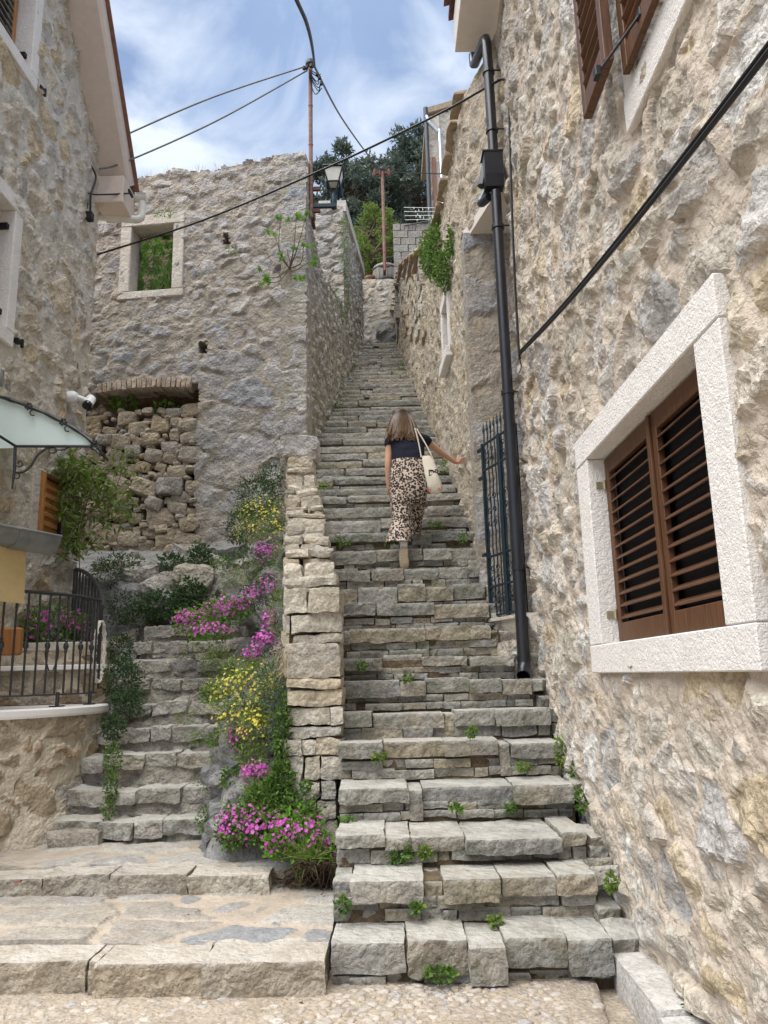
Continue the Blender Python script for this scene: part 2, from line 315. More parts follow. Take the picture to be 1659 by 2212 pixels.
M['fig'] = leaf_mat('fig_leaf', [(.1, .22, .03), (.15, .3, .04), (.2, .36, .06)], .45); M['pine'] = leaf_mat('pine_needles', [(.06, .088, .07), (.095, .128, .098), (.14, .175, .13)], .25)
M['pink'] = leaf_mat('pink_petals', [(.4, .05, .3), (.58, .1, .46), (.7, .24, .6)], .35); M['yellow'] = leaf_mat('yellow_petals', [(.6, .5, .05), (.7, .63, .14)], .35)
# frosted canopy glass
m, t, b = newmat('frosted_green_glass'); b.inputs['Base Color'].default_value = (.8, .9, .87, 1); b.inputs['Roughness'].default_value = .35
tr = t.nodes.new('ShaderNodeBsdfTranslucent'); tr.inputs[0].default_value = (.8, .93, .89, 1); mxx = t.nodes.new('ShaderNodeMixShader'); mxx.inputs[0].default_value = .3
t.links.new(b.outputs[0], mxx.inputs[1]); t.links.new(tr.outputs[0], mxx.inputs[2]); t.links.new(mxx.outputs[0], t.nodes['Material Output'].inputs[0]); M['frost'] = m
# ---------------------------------------------------------------- generators
def row_seeds(w, h, rh, rw, seed, jit=.18, t0=0.):
    rg = np.random.default_rng(seed); out = []; t = t0-.05
    while t < h+.05:
        b = rg.uniform(*rh); s = -rg.uniform(0, rw[1])
        while s < w+.1:
            a = rg.uniform(*rw)*(.8+.4*rg.random()); out.append((s+a/2+rg.normal()*jit*a*.4, t+b/2+rg.normal()*jit*b, a/2*rg.uniform(.9, 1.15), b/2*rg.uniform(.85, 1.2))); s += a
        t += b
    return np.array(out)
def near2(s, t, sd, p=3.):
    sh = s.shape; i1 = np.zeros(sh, int); d1 = np.zeros(sh); d2 = np.zeros(sh); T = 40
    mx = sd[:, 2:].max()*2.6
    for r in range(0, sh[0], T):
        for c in range(0, sh[1], T):
            a = s[r:r+T, c:c+T]; b = t[r:r+T, c:c+T]
            k = np.where((sd[:, 0] > a.min()-mx) & (sd[:, 0] < a.max()+mx) & (sd[:, 1] > b.min()-mx) & (sd[:, 1] < b.max()+mx))[0]
            if len(k) < 2: continue
            q = sd[k]
            D = ((np.abs(a[..., None]-q[:, 0])/q[:, 2])**p+(np.abs(b[..., None]-q[:, 1])/q[:, 3])**p)**(1/p)
            o = np.argpartition(D, 1, axis=-1)[..., :2]; dd = np.take_along_axis(D, o, -1); sw = dd[..., 0] > dd[..., 1]
            i1[r:r+T, c:c+T] = k[np.where(sw, o[..., 1], o[..., 0])]; d1[r:r+T, c:c+T] = dd.min(-1); d2[r:r+T, c:c+T] = dd.max(-1)
    return i1, d1, d2
def hwall(parent, mapf, w, h, cell, seeds, mat, keep=None, joint=.015, ew=.03, hs=(.01, .03), facet=.25, rough=.012, rf=14., mamp=.008, mlev=0., warp=.025, wf=5., skirt=.25, seed=1, cap=300, p=3., mat_rest=None, stone='stone', smooth=False, mortar_name='mortar'):
    """a masonry face: every stone a mesh of its own, mortar one mesh; mapf(s,t,n)->xyz arrays"""
    rg = np.random.default_rng(seed); ns, ntt = max(2, int(w/cell)), max(2, int(h/cell))
    s, t = np.meshgrid(np.linspace(0, w, ns+1), np.linspace(0, h, ntt+1))
    js = rg.uniform(-.3, .3, s.shape)*cell; jt = rg.uniform(-.3, .3, s.shape)*cell
    js[:, (0, -1)] = 0; jt[(0, -1), :] = 0; s = s+js; t = t+jt
    Q = np.stack((s, t, np.full_like(s, seed*3.1)), -1)
    ws = s+fbm(Q, wf, 3, seed)*warp; wt = t+fbm(Q, wf, 3, seed+50)*warp
    i1, d1, d2 = near2(ws, wt, seeds, p); sd = seeds
    em = (d2-d1)*np.minimum(sd[i1, 2], sd[i1, 3])*.5
    prof = sst((em-joint)/ew); n = len(sd)
    hi = rg.uniform(*hs, n); tone = rg.random(n)
    ds, dt = s-sd[i1, 0], t-sd[i1, 1]; pl = None
    for k in range(4):
        g = rg.normal(0, facet, (n, 2))*np.minimum(1, .11/np.maximum(sd[:, 2], sd[:, 3]))[:, None]; off = rg.uniform(0, .02, n); q = off[i1]+g[i1, 0]*ds+g[i1, 1]*dt; pl = q if pl is None else np.minimum(pl, q)
    pl = np.maximum(pl, -.045)
    st = hi[i1]+pl+(fbm(Q, rf, 3, seed+9)*.6+ridge(Q, rf*.6, 3, seed+3)*.6)*rough
    mo = mlev+fbm(Q, 4, 2, seed+21)*mamp+fbm(Q, 16, 2, seed+23)*mamp*.6
    nn = mo*(1-prof)+st*prof
    V = mapf(s, t, nn).reshape(-1, 3); W = ns+1
    idx = np.arange(W*(ntt+1)).reshape(ntt+1, W)
    F = np.stack((idx[:-1, :-1], idx[:-1, 1:], idx[1:, 1:], idx[1:, :-1]), -1)
    sc_, tc_ = (s[:-1, :-1]+s[1:, 1:])/2, (t[:-1, :-1]+t[1:, 1:])/2
    kp = np.ones(sc_.shape, bool) if keep is None else keep(sc_, tc_)
    pm = (prof[:-1, :-1]+prof[1:, 1:]+prof[:-1, 1:]+prof[1:, :-1])/4
    fid = np.where(pm > .4, i1[:-1, :-1], -1); fid = np.where(kp, fid, -2)
    mort = 1-prof.ravel()
    Ff = F.reshape(-1, 4); fid = fid.ravel()
    def sub(fm, name, par, tn):
        f = Ff[fm]; u, inv = np.unique(f, return_inverse=True)
        me = mesh_np(name, V[u], inv.reshape(f.shape), mat, {'tone': tn if np.ndim(tn) == 0 else tn[u], 'mort': mort[u]}, smooth)
        return ob(name, me, par)
    order = np.argsort(fid, kind='stable'); sf = fid[order]; ids, st_, cnt = np.unique(sf, return_index=True, return_counts=True)
    cand = []
    for i, a, c in zip(ids, st_, cnt):
        if i < 0: continue
        fm = order[a:a+c]; ce = V[Ff[fm].ravel()].mean(0); u, v, z = proj(ce)[0]
        vis = -30 < u < 1690 and -30 < v < 2240
        cand.append((c/(z*z) if vis else 0, i, fm))
    cand.sort(key=lambda q: -q[0]); rest = []
    for k, (sz, i, fm) in enumerate(cand):
        if k < cap and sz > 0 and len(fm) >= 3: sub(fm, stone, parent, float(tone[i]))
        else: rest.append(fm)
    tonev = tone[i1].ravel()
    if rest:
        o = sub(np.concatenate(rest), 'far_stones', parent, tonev); o['kind'] = 'stuff'
    # mortar with skirt along every open edge
    km = kp; mf = Ff[fid == -1]; vb = mapf(s, t, nn*0-skirt).reshape(-1, 3); nV = len(V); sk_ = []
    pad = np.zeros((ntt+2, ns+2), bool); pad[1:-1, 1:-1] = km
    a, c = np.where(pad[1:-1, 1:-1] & ~pad[:-2, 1:-1]); sk_.append(np.stack((idx[a, c+1], idx[a, c], idx[a, c]+nV, idx[a, c+1]+nV), 1))
    a, c = np.where(pad[1:-1, 1:-1] & ~pad[2:, 1:-1]); sk_.append(np.stack((idx[a+1, c], idx[a+1, c+1], idx[a+1, c+1]+nV, idx[a+1, c]+nV), 1))
    a, c = np.where(pad[1:-1, 1:-1] & ~pad[1:-1, :-2]); sk_.append(np.stack((idx[a, c], idx[a+1, c], idx[a+1, c]+nV, idx[a, c]+nV), 1))
    a, c = np.where(pad[1:-1, 1:-1] & ~pad[1:-1, 2:]); sk_.append(np.stack((idx[a+1, c+1], idx[a, c+1], idx[a, c+1]+nV, idx[a+1, c+1]+nV), 1))
    AF = np.concatenate([mf]+sk_); AV = np.concatenate((V, vb)); tt = np.concatenate((tonev, tonev)); mm = np.concatenate((mort, np.ones(nV)))
    u, inv = np.unique(AF, return_inverse=True)
    me = mesh_np(mortar_name, AV[u], inv.reshape(AF.shape), mat, {'tone': tt[u], 'mort': mm[u]}, smooth); return ob(mortar_name, me, parent)
def planar(O, S, Nn, T=(0, 0, 1)):
    O, S, Nn, T = [np.array(x, float) for x in (O, S, Nn, T)]; S = S/np.linalg.norm(S); Nn = Nn/np.linalg.norm(Nn)
    return lambda s, t, n: O+s[..., None]*S+t[..., None]*T+n[..., None]*Nn
_rb = {}
def rock_mesh(name, c, d, mat, res=.04, rough=.012, rnd=.25, seed=0, R=None, facet=.5, tone=None, maxn=9, smooth=False, ff=5., worn=False):
    """a rough quarried block centred c, size d"""
    d = np.array(d, float); nx, ny, nz = [int(np.clip(round(q/res), 2, maxn)) for q in d]
    key = (nx, ny, nz)
    if key not in _rb:
        vid = {}; vv = []; ff_ = []
        def g(i, j, k):
            if (i, j, k) not in vid: vid[(i, j, k)] = len(vv); vv.append((i/nx*2-1, j/ny*2-1, k/nz*2-1))
            return vid[(i, j, k)]
        for i in range(nx):
            for j in range(ny):
                ff_.append((g(i, j, 0), g(i, j+1, 0), g(i+1, j+1, 0), g(i+1, j, 0))); ff_.append((g(i, j, nz), g(i+1, j, nz), g(i+1, j+1, nz), g(i, j+1, nz)))
        for i in range(nx):
            for k in range(nz):
                ff_.append((g(i, 0, k), g(i+1, 0, k), g(i+1, 0, k+1), g(i, 0, k+1))); ff_.append((g(i, ny, k), g(i, ny, k+1), g(i+1, ny, k+1), g(i+1, ny, k)))
        for j in range(ny):
            for k in range(nz):
                ff_.append((g(0, j, k), g(0, j, k+1), g(0, j+1, k+1), g(0, j+1, k))); ff_.append((g(nx, j, k), g(nx, j+1, k), g(nx, j+1, k+1), g(nx, j, k+1)))
        _rb[key] = (np.array(vv), np.array(ff_))
    v, f = _rb[key]; rg = np.random.default_rng(seed+1000)
    # cut by random planes near the corners, then roughen
    q = v.copy(); nrm = (np.abs(q)**6).sum(1)**(1/6.); sph = q/np.maximum(nrm, 1e-6)[:, None]
    q = q*(1-rnd)+sph*rnd*.97
    for _ in range(7):
        n_ = rg.normal(size=3); n_ /= np.linalg.norm(n_); lim = np.abs(n_).sum()*(1-rg.uniform(.03, .24)*min(1, facet*1.6))-(.06*facet)
        e = q@n_-lim; q = q-np.where(e > 0, e*facet*1.2, 0)[:, None]*n_
    P = q*d/2; sdv = np.array((seed*1.37 % 50, seed*2.11 % 50, seed*.73 % 50))
    o = np.stack([fbm(P+sdv, ff, 3, seed % 97+k) for k in range(3)], 1)*rough+np.stack([ridge(P+sdv, 16, 2, seed % 89+k) for k in range(3)], 1)*rough*.35
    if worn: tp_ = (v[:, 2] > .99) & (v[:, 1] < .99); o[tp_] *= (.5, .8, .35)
    P = P+o
    if R is not None: P = P@np.array(R).T
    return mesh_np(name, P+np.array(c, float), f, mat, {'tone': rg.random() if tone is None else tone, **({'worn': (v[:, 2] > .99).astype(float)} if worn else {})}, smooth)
def rock(name, c, d, mat, parent, **k): return ob(name, rock_mesh(name, c, d, mat, **k), parent)
# ---- plants
def leaves_np(C, D, U, L, Wd, tone, fold=.25, kind='leaf'):
    """C base points, D direction, U up-ish normal, L length, Wd width -> verts, quads (two per leaf)"""
    n = len(C); D = D/np.linalg.norm(D, axis=1)[:, None]; B = np.cross(D, U); B /= np.linalg.norm(B, axis=1)[:, None]+1e-9; Nn = np.cross(B, D)
    L = np.broadcast_to(L, (n,))[:, None]; Wd = np.broadcast_to(Wd, (n,))[:, None]
    tip = C+D*L-Nn*L*.15; mid = C+D*L*.5; l = mid+B*Wd*.5+Nn*Wd*fold; r = mid-B*Wd*.5+Nn*Wd*fold
    V = np.stack((C, l, tip, r), 1).reshape(-1, 3); F = np.arange(4*n).reshape(n, 4); return V, F, np.repeat(np.broadcast_to(tone, (n,)), 4)
def rvec(rg, n, up=0.): q = rg.normal(size=(n, 3)); q[:, 2] += up; return q/np.linalg.norm(q, axis=1)[:, None]
def foliage(name, C, mat, parent, rg, L=(.02, .05), asp=.5, up=.3, outward=None, tone=None):
    n = len(C); D = rvec(rg, n, up)
    if outward is not None: D = D+outward*1.2
    ln = rg.uniform(*L, n); V, F, t = leaves_np(C, D, rvec(rg, n, .8), ln, ln*asp, rg.random(n) if tone is None else tone)
    return ob(name, mesh_np(name, V, F, mat, {'tone': t}), parent)
def blob_pts(rg, n, c, r, shell=.5):
    d = rvec(rg, n); q = (rg.random(n)**(1/3.))*(1-shell)+shell*rg.random(n)**.2; q = np.minimum(q, 1)
    return np.array(c)+d*q[:, None]*np.array(r), d
def flowers(name, C, Nn, mat, parent, rg, r=(.01, .016), pet=5):
    n = len(C); Nn = Nn/np.linalg.norm(Nn, axis=1)[:, None]; a0 = rg.random(n)*6.28; ref = np.cross(Nn, rvec(rg, n)); ref /= np.linalg.norm(ref, axis=1)[:, None]; g = np.cross(Nn, ref)
    Vs = []; Fs = []; Ts = []; k0 = 0; rr = rg.uniform(*r, n); tn = rg.random(n)
    for k in range(pet):
        a = a0+k*2*math.pi/pet; D = ref*np.cos(a)[:, None]+g*np.sin(a)[:, None]+Nn*.25
        V, F, t = leaves_np(C, D, Nn, rr, rr*.85, tn, .05); Vs.append(V); Fs.append(F+k0); Ts.append(t); k0 += len(V)
    return ob(name, mesh_np(name, np.concatenate(Vs), np.concatenate(Fs), mat, {'tone': np.concatenate(Ts)}), parent)
def stems(name, segs, mat, parent, r=.0025, n=4):
    m = MB()
    for s in segs: m.tube(s, [r*(1-.6*i/(len(s)-1)) for i in range(len(s))], n, cap=False)
    return m.build(name, mat, parent)
# ================================================================ the setting
rg0 = np.random.default_rng(5)
g = MB(); g.add([(-60, -40, -.06), (60, -40, -.06), (60, 90, -.06), (-60, 90, -.06)], [(0, 1, 2, 3)])
go = g.build('ground', M['ground']); go['kind'] = 'structure'
# pebbled concrete pavement in front of the steps
def pave_grid(x0, x1, y0, y1, cell, zf, name, mat, kind=None, parent=None):
    nx, ny = int((x1-x0)/cell), int((y1-y0)/cell); X, Y = np.meshgrid(np.linspace(x0, x1, nx+1), np.linspace(y0, y1, ny+1)); Z = zf(X, Y)
    idx = np.arange((nx+1)*(ny+1)).reshape(ny+1, nx+1); F = np.stack((idx[:-1, :-1], idx[:-1, 1:], idx[1:, 1:], idx[1:, :-1]), -1).reshape(-1, 4)
    V = np.stack((X, Y, Z), -1).reshape(-1, 3); o = ob(name, mesh_np(name, V, F, mat, {'tone': .5}, True), parent)
    if kind: o['kind'] = kind
    return o
def zpv(X, Y):
    z = fbm(np.stack((X, Y, X*0), -1), 3, 3, 4)*.006+fbm(np.stack((X, Y, X*0), -1), 22, 2, 5)*.004
    edge = 1.05-.42*(4.45-Y)*.35
    return z-sst((X-edge)/.04)*.14
pv = pave_grid(-5, 1.5, -1.5, 4.7, .03, zpv, 'pavement', M['ground'], 'structure')
pebs = []
rp = np.random.default_rng(11); pts = []
for i in range(9000):
    x, y = rp.uniform(-2.6, 1.0), rp.uniform(3.55, 4.5)
    if y > 4.36 and x < -.3: continue
    r = rp.uniform(.013, .032)
    if all((x-a)**2+(y-b)**2 > ((r+c)*.92)**2 for a, b, c in pts[-900:]): pts.append((x, y, r))
pts.sort(key=lambda q: abs(q[1]-4.15)*.5+abs(q[0])*.05); base = []
for k in range(14): base.append(rock_mesh('pebble', (0, 0, 0), (1, 1, .7), M['pebble'], res=.34, rough=.06, rnd=.95, seed=300+k, facet=.6, ff=1.5, smooth=True))
restV = []; restF = []; restT = []; nb = 0
for i, (x, y, r) in enumerate(pts):
    me = base[i % 14]; a = rp.random()*6.28; sc = (r*2.2, r*rp.uniform(1.3, 2.), r*rp.uniform(1.1, 1.7))
    if i < 300:
        o = bpy.data.objects.new('pebble', me); COL.objects.link(o); o.parent = pv; o.location = (x, y, -.008); o.rotation_euler = (0, 0, a); o.scale = sc
    else:
        v = np.array([q.co[:] for q in me.vertices])*sc; v = v@rotz(a).T+(x, y, -.008); f = np.array([p_.vertices[:] for p_ in me.polygons]); restV.append(v); restF.append(f+nb); nb += len(v); restT.append(np.full(len(v), rp.random()))
if restV:
    o = ob('far_pebbles', mesh_np('far_pebbles', np.concatenate(restV), np.concatenate(restF), M['pebble'], {'tone': np.concatenate(restT)}, True), pv); o['kind'] = 'stuff'
# two broad landings on the left
def landing(name, x0, x1, y0, y1, z, kerb_d, kx, seed, curve):
    root = bpy.data.objects.new(name, None); COL.objects.link(root); root['kind'] = 'structure'; root.location = ((x0+x1)/2, y0, 0)
    yf = lambda s: y0+curve(x0+s)
    sd = row_seeds(x1-x0, y1-y0-kerb_d, (.3, .42), (.35, .75), seed, .3)
    mapf = lambda s, t, n: np.stack((x0+s, yf(s)+kerb_d+t, z+n+.012*fbm(np.stack((s, t, s*0), -1), 1.5, 2, seed)), -1)
    hwall(root, mapf, x1-x0, y1-y0-kerb_d, .028, sd, M['pave'], joint=.022, ew=.016, hs=(.002, .014), facet=.02, rough=.005, rf=10, mamp=.004, warp=.09, wf=3, skirt=.1, seed=seed, stone='paving_stone', p=2.2)
    rgk = np.random.default_rng(seed+7)
    for a, b in zip(kx[:-1], kx[1:]):
        dz = rgk.uniform(-.012, .012); dy = rgk.uniform(-.02, .015); cx = (a+b)/2; sdd = int(rgk.integers(1e6))
        rock('kerb_stone', (cx, y0+curve(cx)+kerb_d/2+.02+dy, (z-.09)+dz), (b-a-.01, kerb_d+.09, .2 if z < .2 else .18), M['kerb'], root, res=.026, rough=.016, rnd=.03, seed=sdd, maxn=26, facet=.12, ff=8, worn=True, tone=.97 if (z > .2 and -1.45 < cx < -.8) else None)
    m = MB(); m.box(((x0+x1)/2, (y0+y1)/2+.16, z-.2), (x1-x0, y1-y0-.1, .34)); m.build('bedding', M['ground'], root)
    return root
landing('lower_landing', -5.2, -.36, 4.42, 5.95, .152, .26, [-5.2, -4.4, -3.6, -2.95, -2.32, -1.62, -1.57, -1.0, -.36], 21, lambda x: -.05*(np.asarray(x)+.4)*0.4+.03*np.sin(np.asarray(x)*2.3))
landing('upper_landing', -5.0, -.62, 5.72, 7.2, .278, .24, [-5, -4.2, -3.45, -2.95, -2.45, -1.97, -1.42, -.85], 22, lambda x: -.03*(np.asarray(x)+.6)+.02*np.sin(np.asarray(x)*2.1+1))
# ================================================================ main staircase
SV = [None, 1603, 1534, 1466, 1415, 1354, 1301, 1262, 1225, 1184, 1150, 1116, 1089]
STEPS = [(4.454, .207), (4.767, .453), (5.08, .617), (5.60, .8385)]
y = 6.0
for k, v in enumerate(SV[1:]):
    STEPS.append((y, at(1006, v, Y=y)[2])); y += .31 if k < 3 else .285
zl = STEPS[-1][1]
while y < 20.8:
    zl += .213+.02*math.sin(y*5); STEPS.append((y, zl)); y += .333
def zst(yq):
    ys = [a for a, b in STEPS]; zs = [b for a, b in STEPS]; return float(np.interp(yq, ys, zs))
def sxl(y): return float(np.interp(y, [4, 5.6, 6.3, 11.0, 20.5], [-.33, -.37, -.4, -1.1, -.46]))
def sxr(y): return float(np.interp(y, [4, 4.8, 5.3, 6.2, 6.7, 7.2, 7.6, 8.1, 22], [1.13, 1.17, 1.24, 1.3, 1.2, 1.03, 1.0, 1.05, .42]))
stair = thing('stone_staircase', 'long steep stairway of rough grey limestone steps climbing between stone walls', 'staircase', (.4, 4.45, 0))
rs = np.random.default_rng(77); stones = []
SPL = {0: [.27, .49, .62, .84], 1: [.07, .35, .42, .64, .85], 2: [.2, .3, .52, .9], 3: [.3, .36, .75, .78], 4: [.2, .48, .72, .77], 5: [.16, .5, .55, .74], 6: [.33, .46, .68, .84], 7: [.28, .5, .75], 8: [.12, .57, .96], 9: [.3, .66], 10: [.2, .45, .62, .8], 11: [.15, .3, .5, .72, .9]}
for i, (y0, zt) in enumerate(STEPS):
    zb = STEPS[i-1][1] if i else 0.; rise = zt-zb; ynx = STEPS[i+1][0] if i+1 < len(STEPS) else y0+.5
    xl, xr = sxl(y0), sxr(y0); wd_ = xr-xl; near = i < 17
    res = .026 if i < 6 else .035 if i < 14 else .06 if i < 24 else .1; mxn = 24 if i < 14 else 9
    th = rise*rs.uniform(.45, .62) if i not in (0, 10) else rise*.8
    cuts = [0]+SPL.get(i, sorted(rs.uniform(.1, .9, rs.integers(1, 4))))+[1]
    cuts = [c for k, c in enumerate(cuts) if k == 0 or c-cuts[k-1] > .04]
    for a, b in zip(cuts[:-1], cuts[1:]):
        w_ = (b-a)*wd_; thk = th*rs.uniform(.85, 1.12) if w_ > .15 else rise*.9; dep = (ynx-y0)+.12+rs.uniform(-.02, .05); dy = rs.normal()*.026+(.03 if w_ < .15 else 0)
        stones.append(((xl+(a+b)/2*wd_, y0+dep/2+dy, zt-thk/2+rs.normal()*.011-(.02 if w_ < .15 else 0)), (w_-rs.uniform(.0, .009)-(.015 if i > 15 else 0), dep, thk*(1 if i < 16 else .9)), res, mxn, rs.uniform(.005, .012), rs.normal()*.02, rs.normal()*.012))
    # thin packing stones below the slab
    rem = rise-th; lv = 1 if rem < .1 else 2
    for l_ in range(lv):
        hh = rem/lv; x = xl+.01
        while x < xr-.04:
            w_ = min(rs.uniform(.07, .34) if near else rs.uniform(.2, .6), xr-x); 
            stones.append(((x+w_/2, y0+.16+rs.uniform(.015, .06), zb+hh*(l_+.5)), (w_-.004, .3, hh*rs.uniform(.9, 1.0)), res, 12 if near else 5, .007, rs.normal()*.03, rs.normal()*.03)); x += w_
for i, (y0, zt) in enumerate(STEPS[:11]):      # rubble packed between the step ends and the house wall
    xr = sxr(y0); zb = STEPS[i-1][1] if i else 0.
    for q in range(4):
        w_ = max(.07, 1.36-xr-.02); hh = (zt-zb)/2
        stones.append(((xr+w_/2+rs.normal()*.015, y0+.12+.16*(q // 2)+rs.normal()*.03, zb+hh*(q % 2+.45)+rs.normal()*.01), (w_*rs.uniform(.7, 1.05), .2, hh*rs.uniform(.7, 1.1)), .03, 9, .014, rs.normal()*.3, rs.normal()*.2))
stones.sort(key=lambda q: q[0][1])
for k, (c, d, res, mxn, rough, rz, rx) in enumerate(stones):
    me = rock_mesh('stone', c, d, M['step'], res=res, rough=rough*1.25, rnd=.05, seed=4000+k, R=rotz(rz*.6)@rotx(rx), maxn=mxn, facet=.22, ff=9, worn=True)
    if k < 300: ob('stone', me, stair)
    else:
        if k == 300: acc = []
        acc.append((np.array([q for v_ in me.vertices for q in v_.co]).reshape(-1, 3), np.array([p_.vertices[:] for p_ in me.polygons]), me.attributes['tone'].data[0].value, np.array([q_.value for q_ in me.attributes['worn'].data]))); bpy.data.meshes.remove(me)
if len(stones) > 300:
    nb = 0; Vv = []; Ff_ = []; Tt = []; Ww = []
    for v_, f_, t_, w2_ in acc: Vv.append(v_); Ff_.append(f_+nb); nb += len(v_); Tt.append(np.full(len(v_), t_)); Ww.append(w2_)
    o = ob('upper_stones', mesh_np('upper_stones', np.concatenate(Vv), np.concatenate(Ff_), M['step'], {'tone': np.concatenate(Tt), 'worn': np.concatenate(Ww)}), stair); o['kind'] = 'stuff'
core = MB()
for i, (y0, zt) in enumerate(STEPS):     # earth and mortar core behind and under the stones
    ynx = STEPS[i+1][0] if i+1 < len(STEPS) else y0+.5; xl, xr = sxl(y0)+.04, sxr(y0)+.02
    core.box(((xl+xr)/2, (y0+ynx)/2+.1, zt-.026-(zt+.1)/2), (xr-xl, ynx-y0+.06, zt+.1-.012))
co = core.build('earth_core', M['soil'], stair)
# ================================================================ right house
RX = 1.335
house = thing('stone_house', 'rough cream rubble stone house on the right with white framed shuttered windows', 'house', (RX, 4, 0))
WY0, WY1, WZ0, WZ1 = 2.975, 4.72, 1.752, 2.915
OY0, OY1, OZ0, OZ1 = 2.73, 4.98, 1.582, 3.10
def keep_r(s, t):
    Y, Z = 1.0+s, t-.15
    return ~(((Y > OY0+.03) & (Y < OY1-.03) & (Z > OZ0+.03) & (Z < OZ1-.03)) | ((Y > 1.9) & (Y < 3.3) & (Z > 4.5)))
sd = row_seeds(6.05, 8.6, (.15, .36), (.22, .56), 31, .35)
hwall(house, planar((RX, 1.0, -.15), (0, 1, 0), (-1, 0, 0)), 6.03, 8.55, .021, sd, M['right'], keep=keep_r, joint=.01, ew=.03, hs=(-.014, .034), facet=.3, rough=.032, rf=14, mamp=.02, mlev=-.002, warp=.07, wf=4.5, skirt=.35, seed=31, p=2.4)
b = MB(); b.box((RX+2.6, 1.5, 4.2), (4.3, 11, 8.6)); b.build('masonry_core', M['dark'], house)
b = MB(); b.box((RX+.21, -1.55, 4.1), (.5, 5.06, 8.5)); b.build('near_wall', M['right'], house)
# shuttered ground-floor window
FX = RX-.042
def slabbox(y0, y1, z0, z1, x0, x1, name, mat, par, bev=.006):
    m = MB(); m.box(((x0+x1)/2, (y0+y1)/2, (z0+z1)/2), (x1-x0, y1-y0, z1-z0), bev=bev); return m.build(name, mat, par)
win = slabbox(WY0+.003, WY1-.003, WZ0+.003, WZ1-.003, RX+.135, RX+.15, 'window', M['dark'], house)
slabbox(OY0, OY1, OZ0, WZ0, FX, RX+.3, 'sill', M['frame'], win)
slabbox(OY0, OY1, WZ1, OZ1, FX, RX+.3, 'lintel', M['frame'], win)
slabbox(OY0, WY0, WZ0+.002, WZ1-.002, FX+.003, RX+.3, 'jamb', M['frame'], win); slabbox(WY1, OY1, WZ0+.002, WZ1-.002, FX+.003, RX+.3, 'jamb', M['frame'], win)
def shutter(par, y0, y1, z0, z1, x, sl=13, R=None, org=None, st=.07, top=.08, bot=.12, mat='wood', smat='woodY', slabel=None, th=.035, tilt=35):
    f = lambda P: P if R is None else (np.array(P)-org)@R.T+org
    def bx(c, d, RR=None):
        c = f(np.array(c, float)); Rr = (np.eye(3) if RR is None else RR); Rr = Rr if R is None else R@Rr; m_.box(c, d, Rr, bev=.004)
    m_ = MB(); yc, zc = (y0+y1)/2, (z0+z1)/2
    bx((x, y0+st/2, zc), (th, st, z1-z0)); bx((x, y1-st/2, zc), (th, st, z1-z0)); bx((x, yc, z1-top/2), (th, y1-y0-2*st, top)); bx((x, yc, z0+bot/2), (th, y1-y0-2*st, bot))
    s_ = m_.build('shutter', M[mat], par, label=slabel)
    hz = (z1-z0-top-bot)/sl; m0 = None
    for k in range(sl):
        m_ = MB(); bx((x, yc, z0+bot+hz*(k+.5)), (th*1.35, y1-y0-2*st+.01, .011), roty(math.radians(tilt))); m_.build('slat', M[smat], s_)
    return s_
SXW = RX+.085
ym = (WY0+WY1)/2
for a, b_ in ((WY0+.005, ym-.003), (ym+.003, WY1-.012)):
    s_ = shutter(house, a, b_, WZ0+.012, WZ1-.012, SXW, 13, st=.075, top=.1, bot=.11, tilt=-38)
m = MB(); m.box((SXW-.026, ym, (WZ0+WZ1)/2), (.016, .035, WZ1-WZ0-.03), bev=.003); m.build('meeting_strip', M['wood'], house)
for z_ in (1.93, 2.74):
    m = MB(); m.box((RX+.03, WY1-.006, z_), (.05, .012, .045), bev=.003); m.tube([(RX+.058, WY1-.015, z_-.03), (RX+.058, WY1-.015, z_+.03)], .009, 8); m.build('hinge', M['brass'], house)
# upper window, its far leaf swung open
uw = slabbox(1.88, 3.32, 4.5, 8.3, RX+.3, RX+.32, 'window', M['plaster'], house)
slabbox(1.72, 3.52, 4.33, 4.54, FX+.02, RX+.3, 'sill', M['frame'], uw); slabbox(3.32, 3.5, 4.542, 6.2, FX+.022, RX+.3, 'jamb', M['frame'], uw); slabbox(1.72, 1.9, 4.542, 6.2, FX+.022, RX+.3, 'jamb', M['frame'], uw)
org = np.array((FX-.03, 3.56, 5.4))
shutter(house, 3.33, 3.76, 4.62, 6.2, 1.195, 15, st=.06, th=.05, slabel="open louvred shutter leaf folded back against the wall")
shutter(house, 2.05, 3.36, 4.55, 6.2, FX-.01, 15, st=.07, slabel='closed louvred shutter leaf')
m = MB(); m.tube([at(1290, 160, X=FX-.2), at(1385, 28, X=FX-.02)], .007, 6); m.box(at(1290, 158, X=FX-.2), (.03, .05, .06), bev=.005); m.box(at(1384, 30, X=FX-.02), (.03, .05, .05), bev=.005); m.build('shutter_stay', M['rubber'], house)
# eave
m = MB(); m.box((1.16, 4.4, 8.72), (.46, 6.1, .46), bev=.01); m.build('eave_box', M['plaster'], house)
m = MB(); m.prism([(-.28, 0), (.3, .16), (.3, .24), (-.28, .07)], lambda a, c, d: (1.16+a, d, 8.97+c), 1.2, 7.5); m.build('roof_edge', M['rustd'], house)
for k in range(22):
    m = MB(); yk = 1.3+k*.285; m.prism([(.11*math.cos(a), .055*math.sin(a)) for a in np.linspace(0, math.pi, 7)]+[(-.09, 0), (.09, 0)][::1], lambda a, c, d: (d, yk+a, 9.07+c+(d-.85)*.28), .82, 1.5); m.build('roof_tile', M['tile'], house)
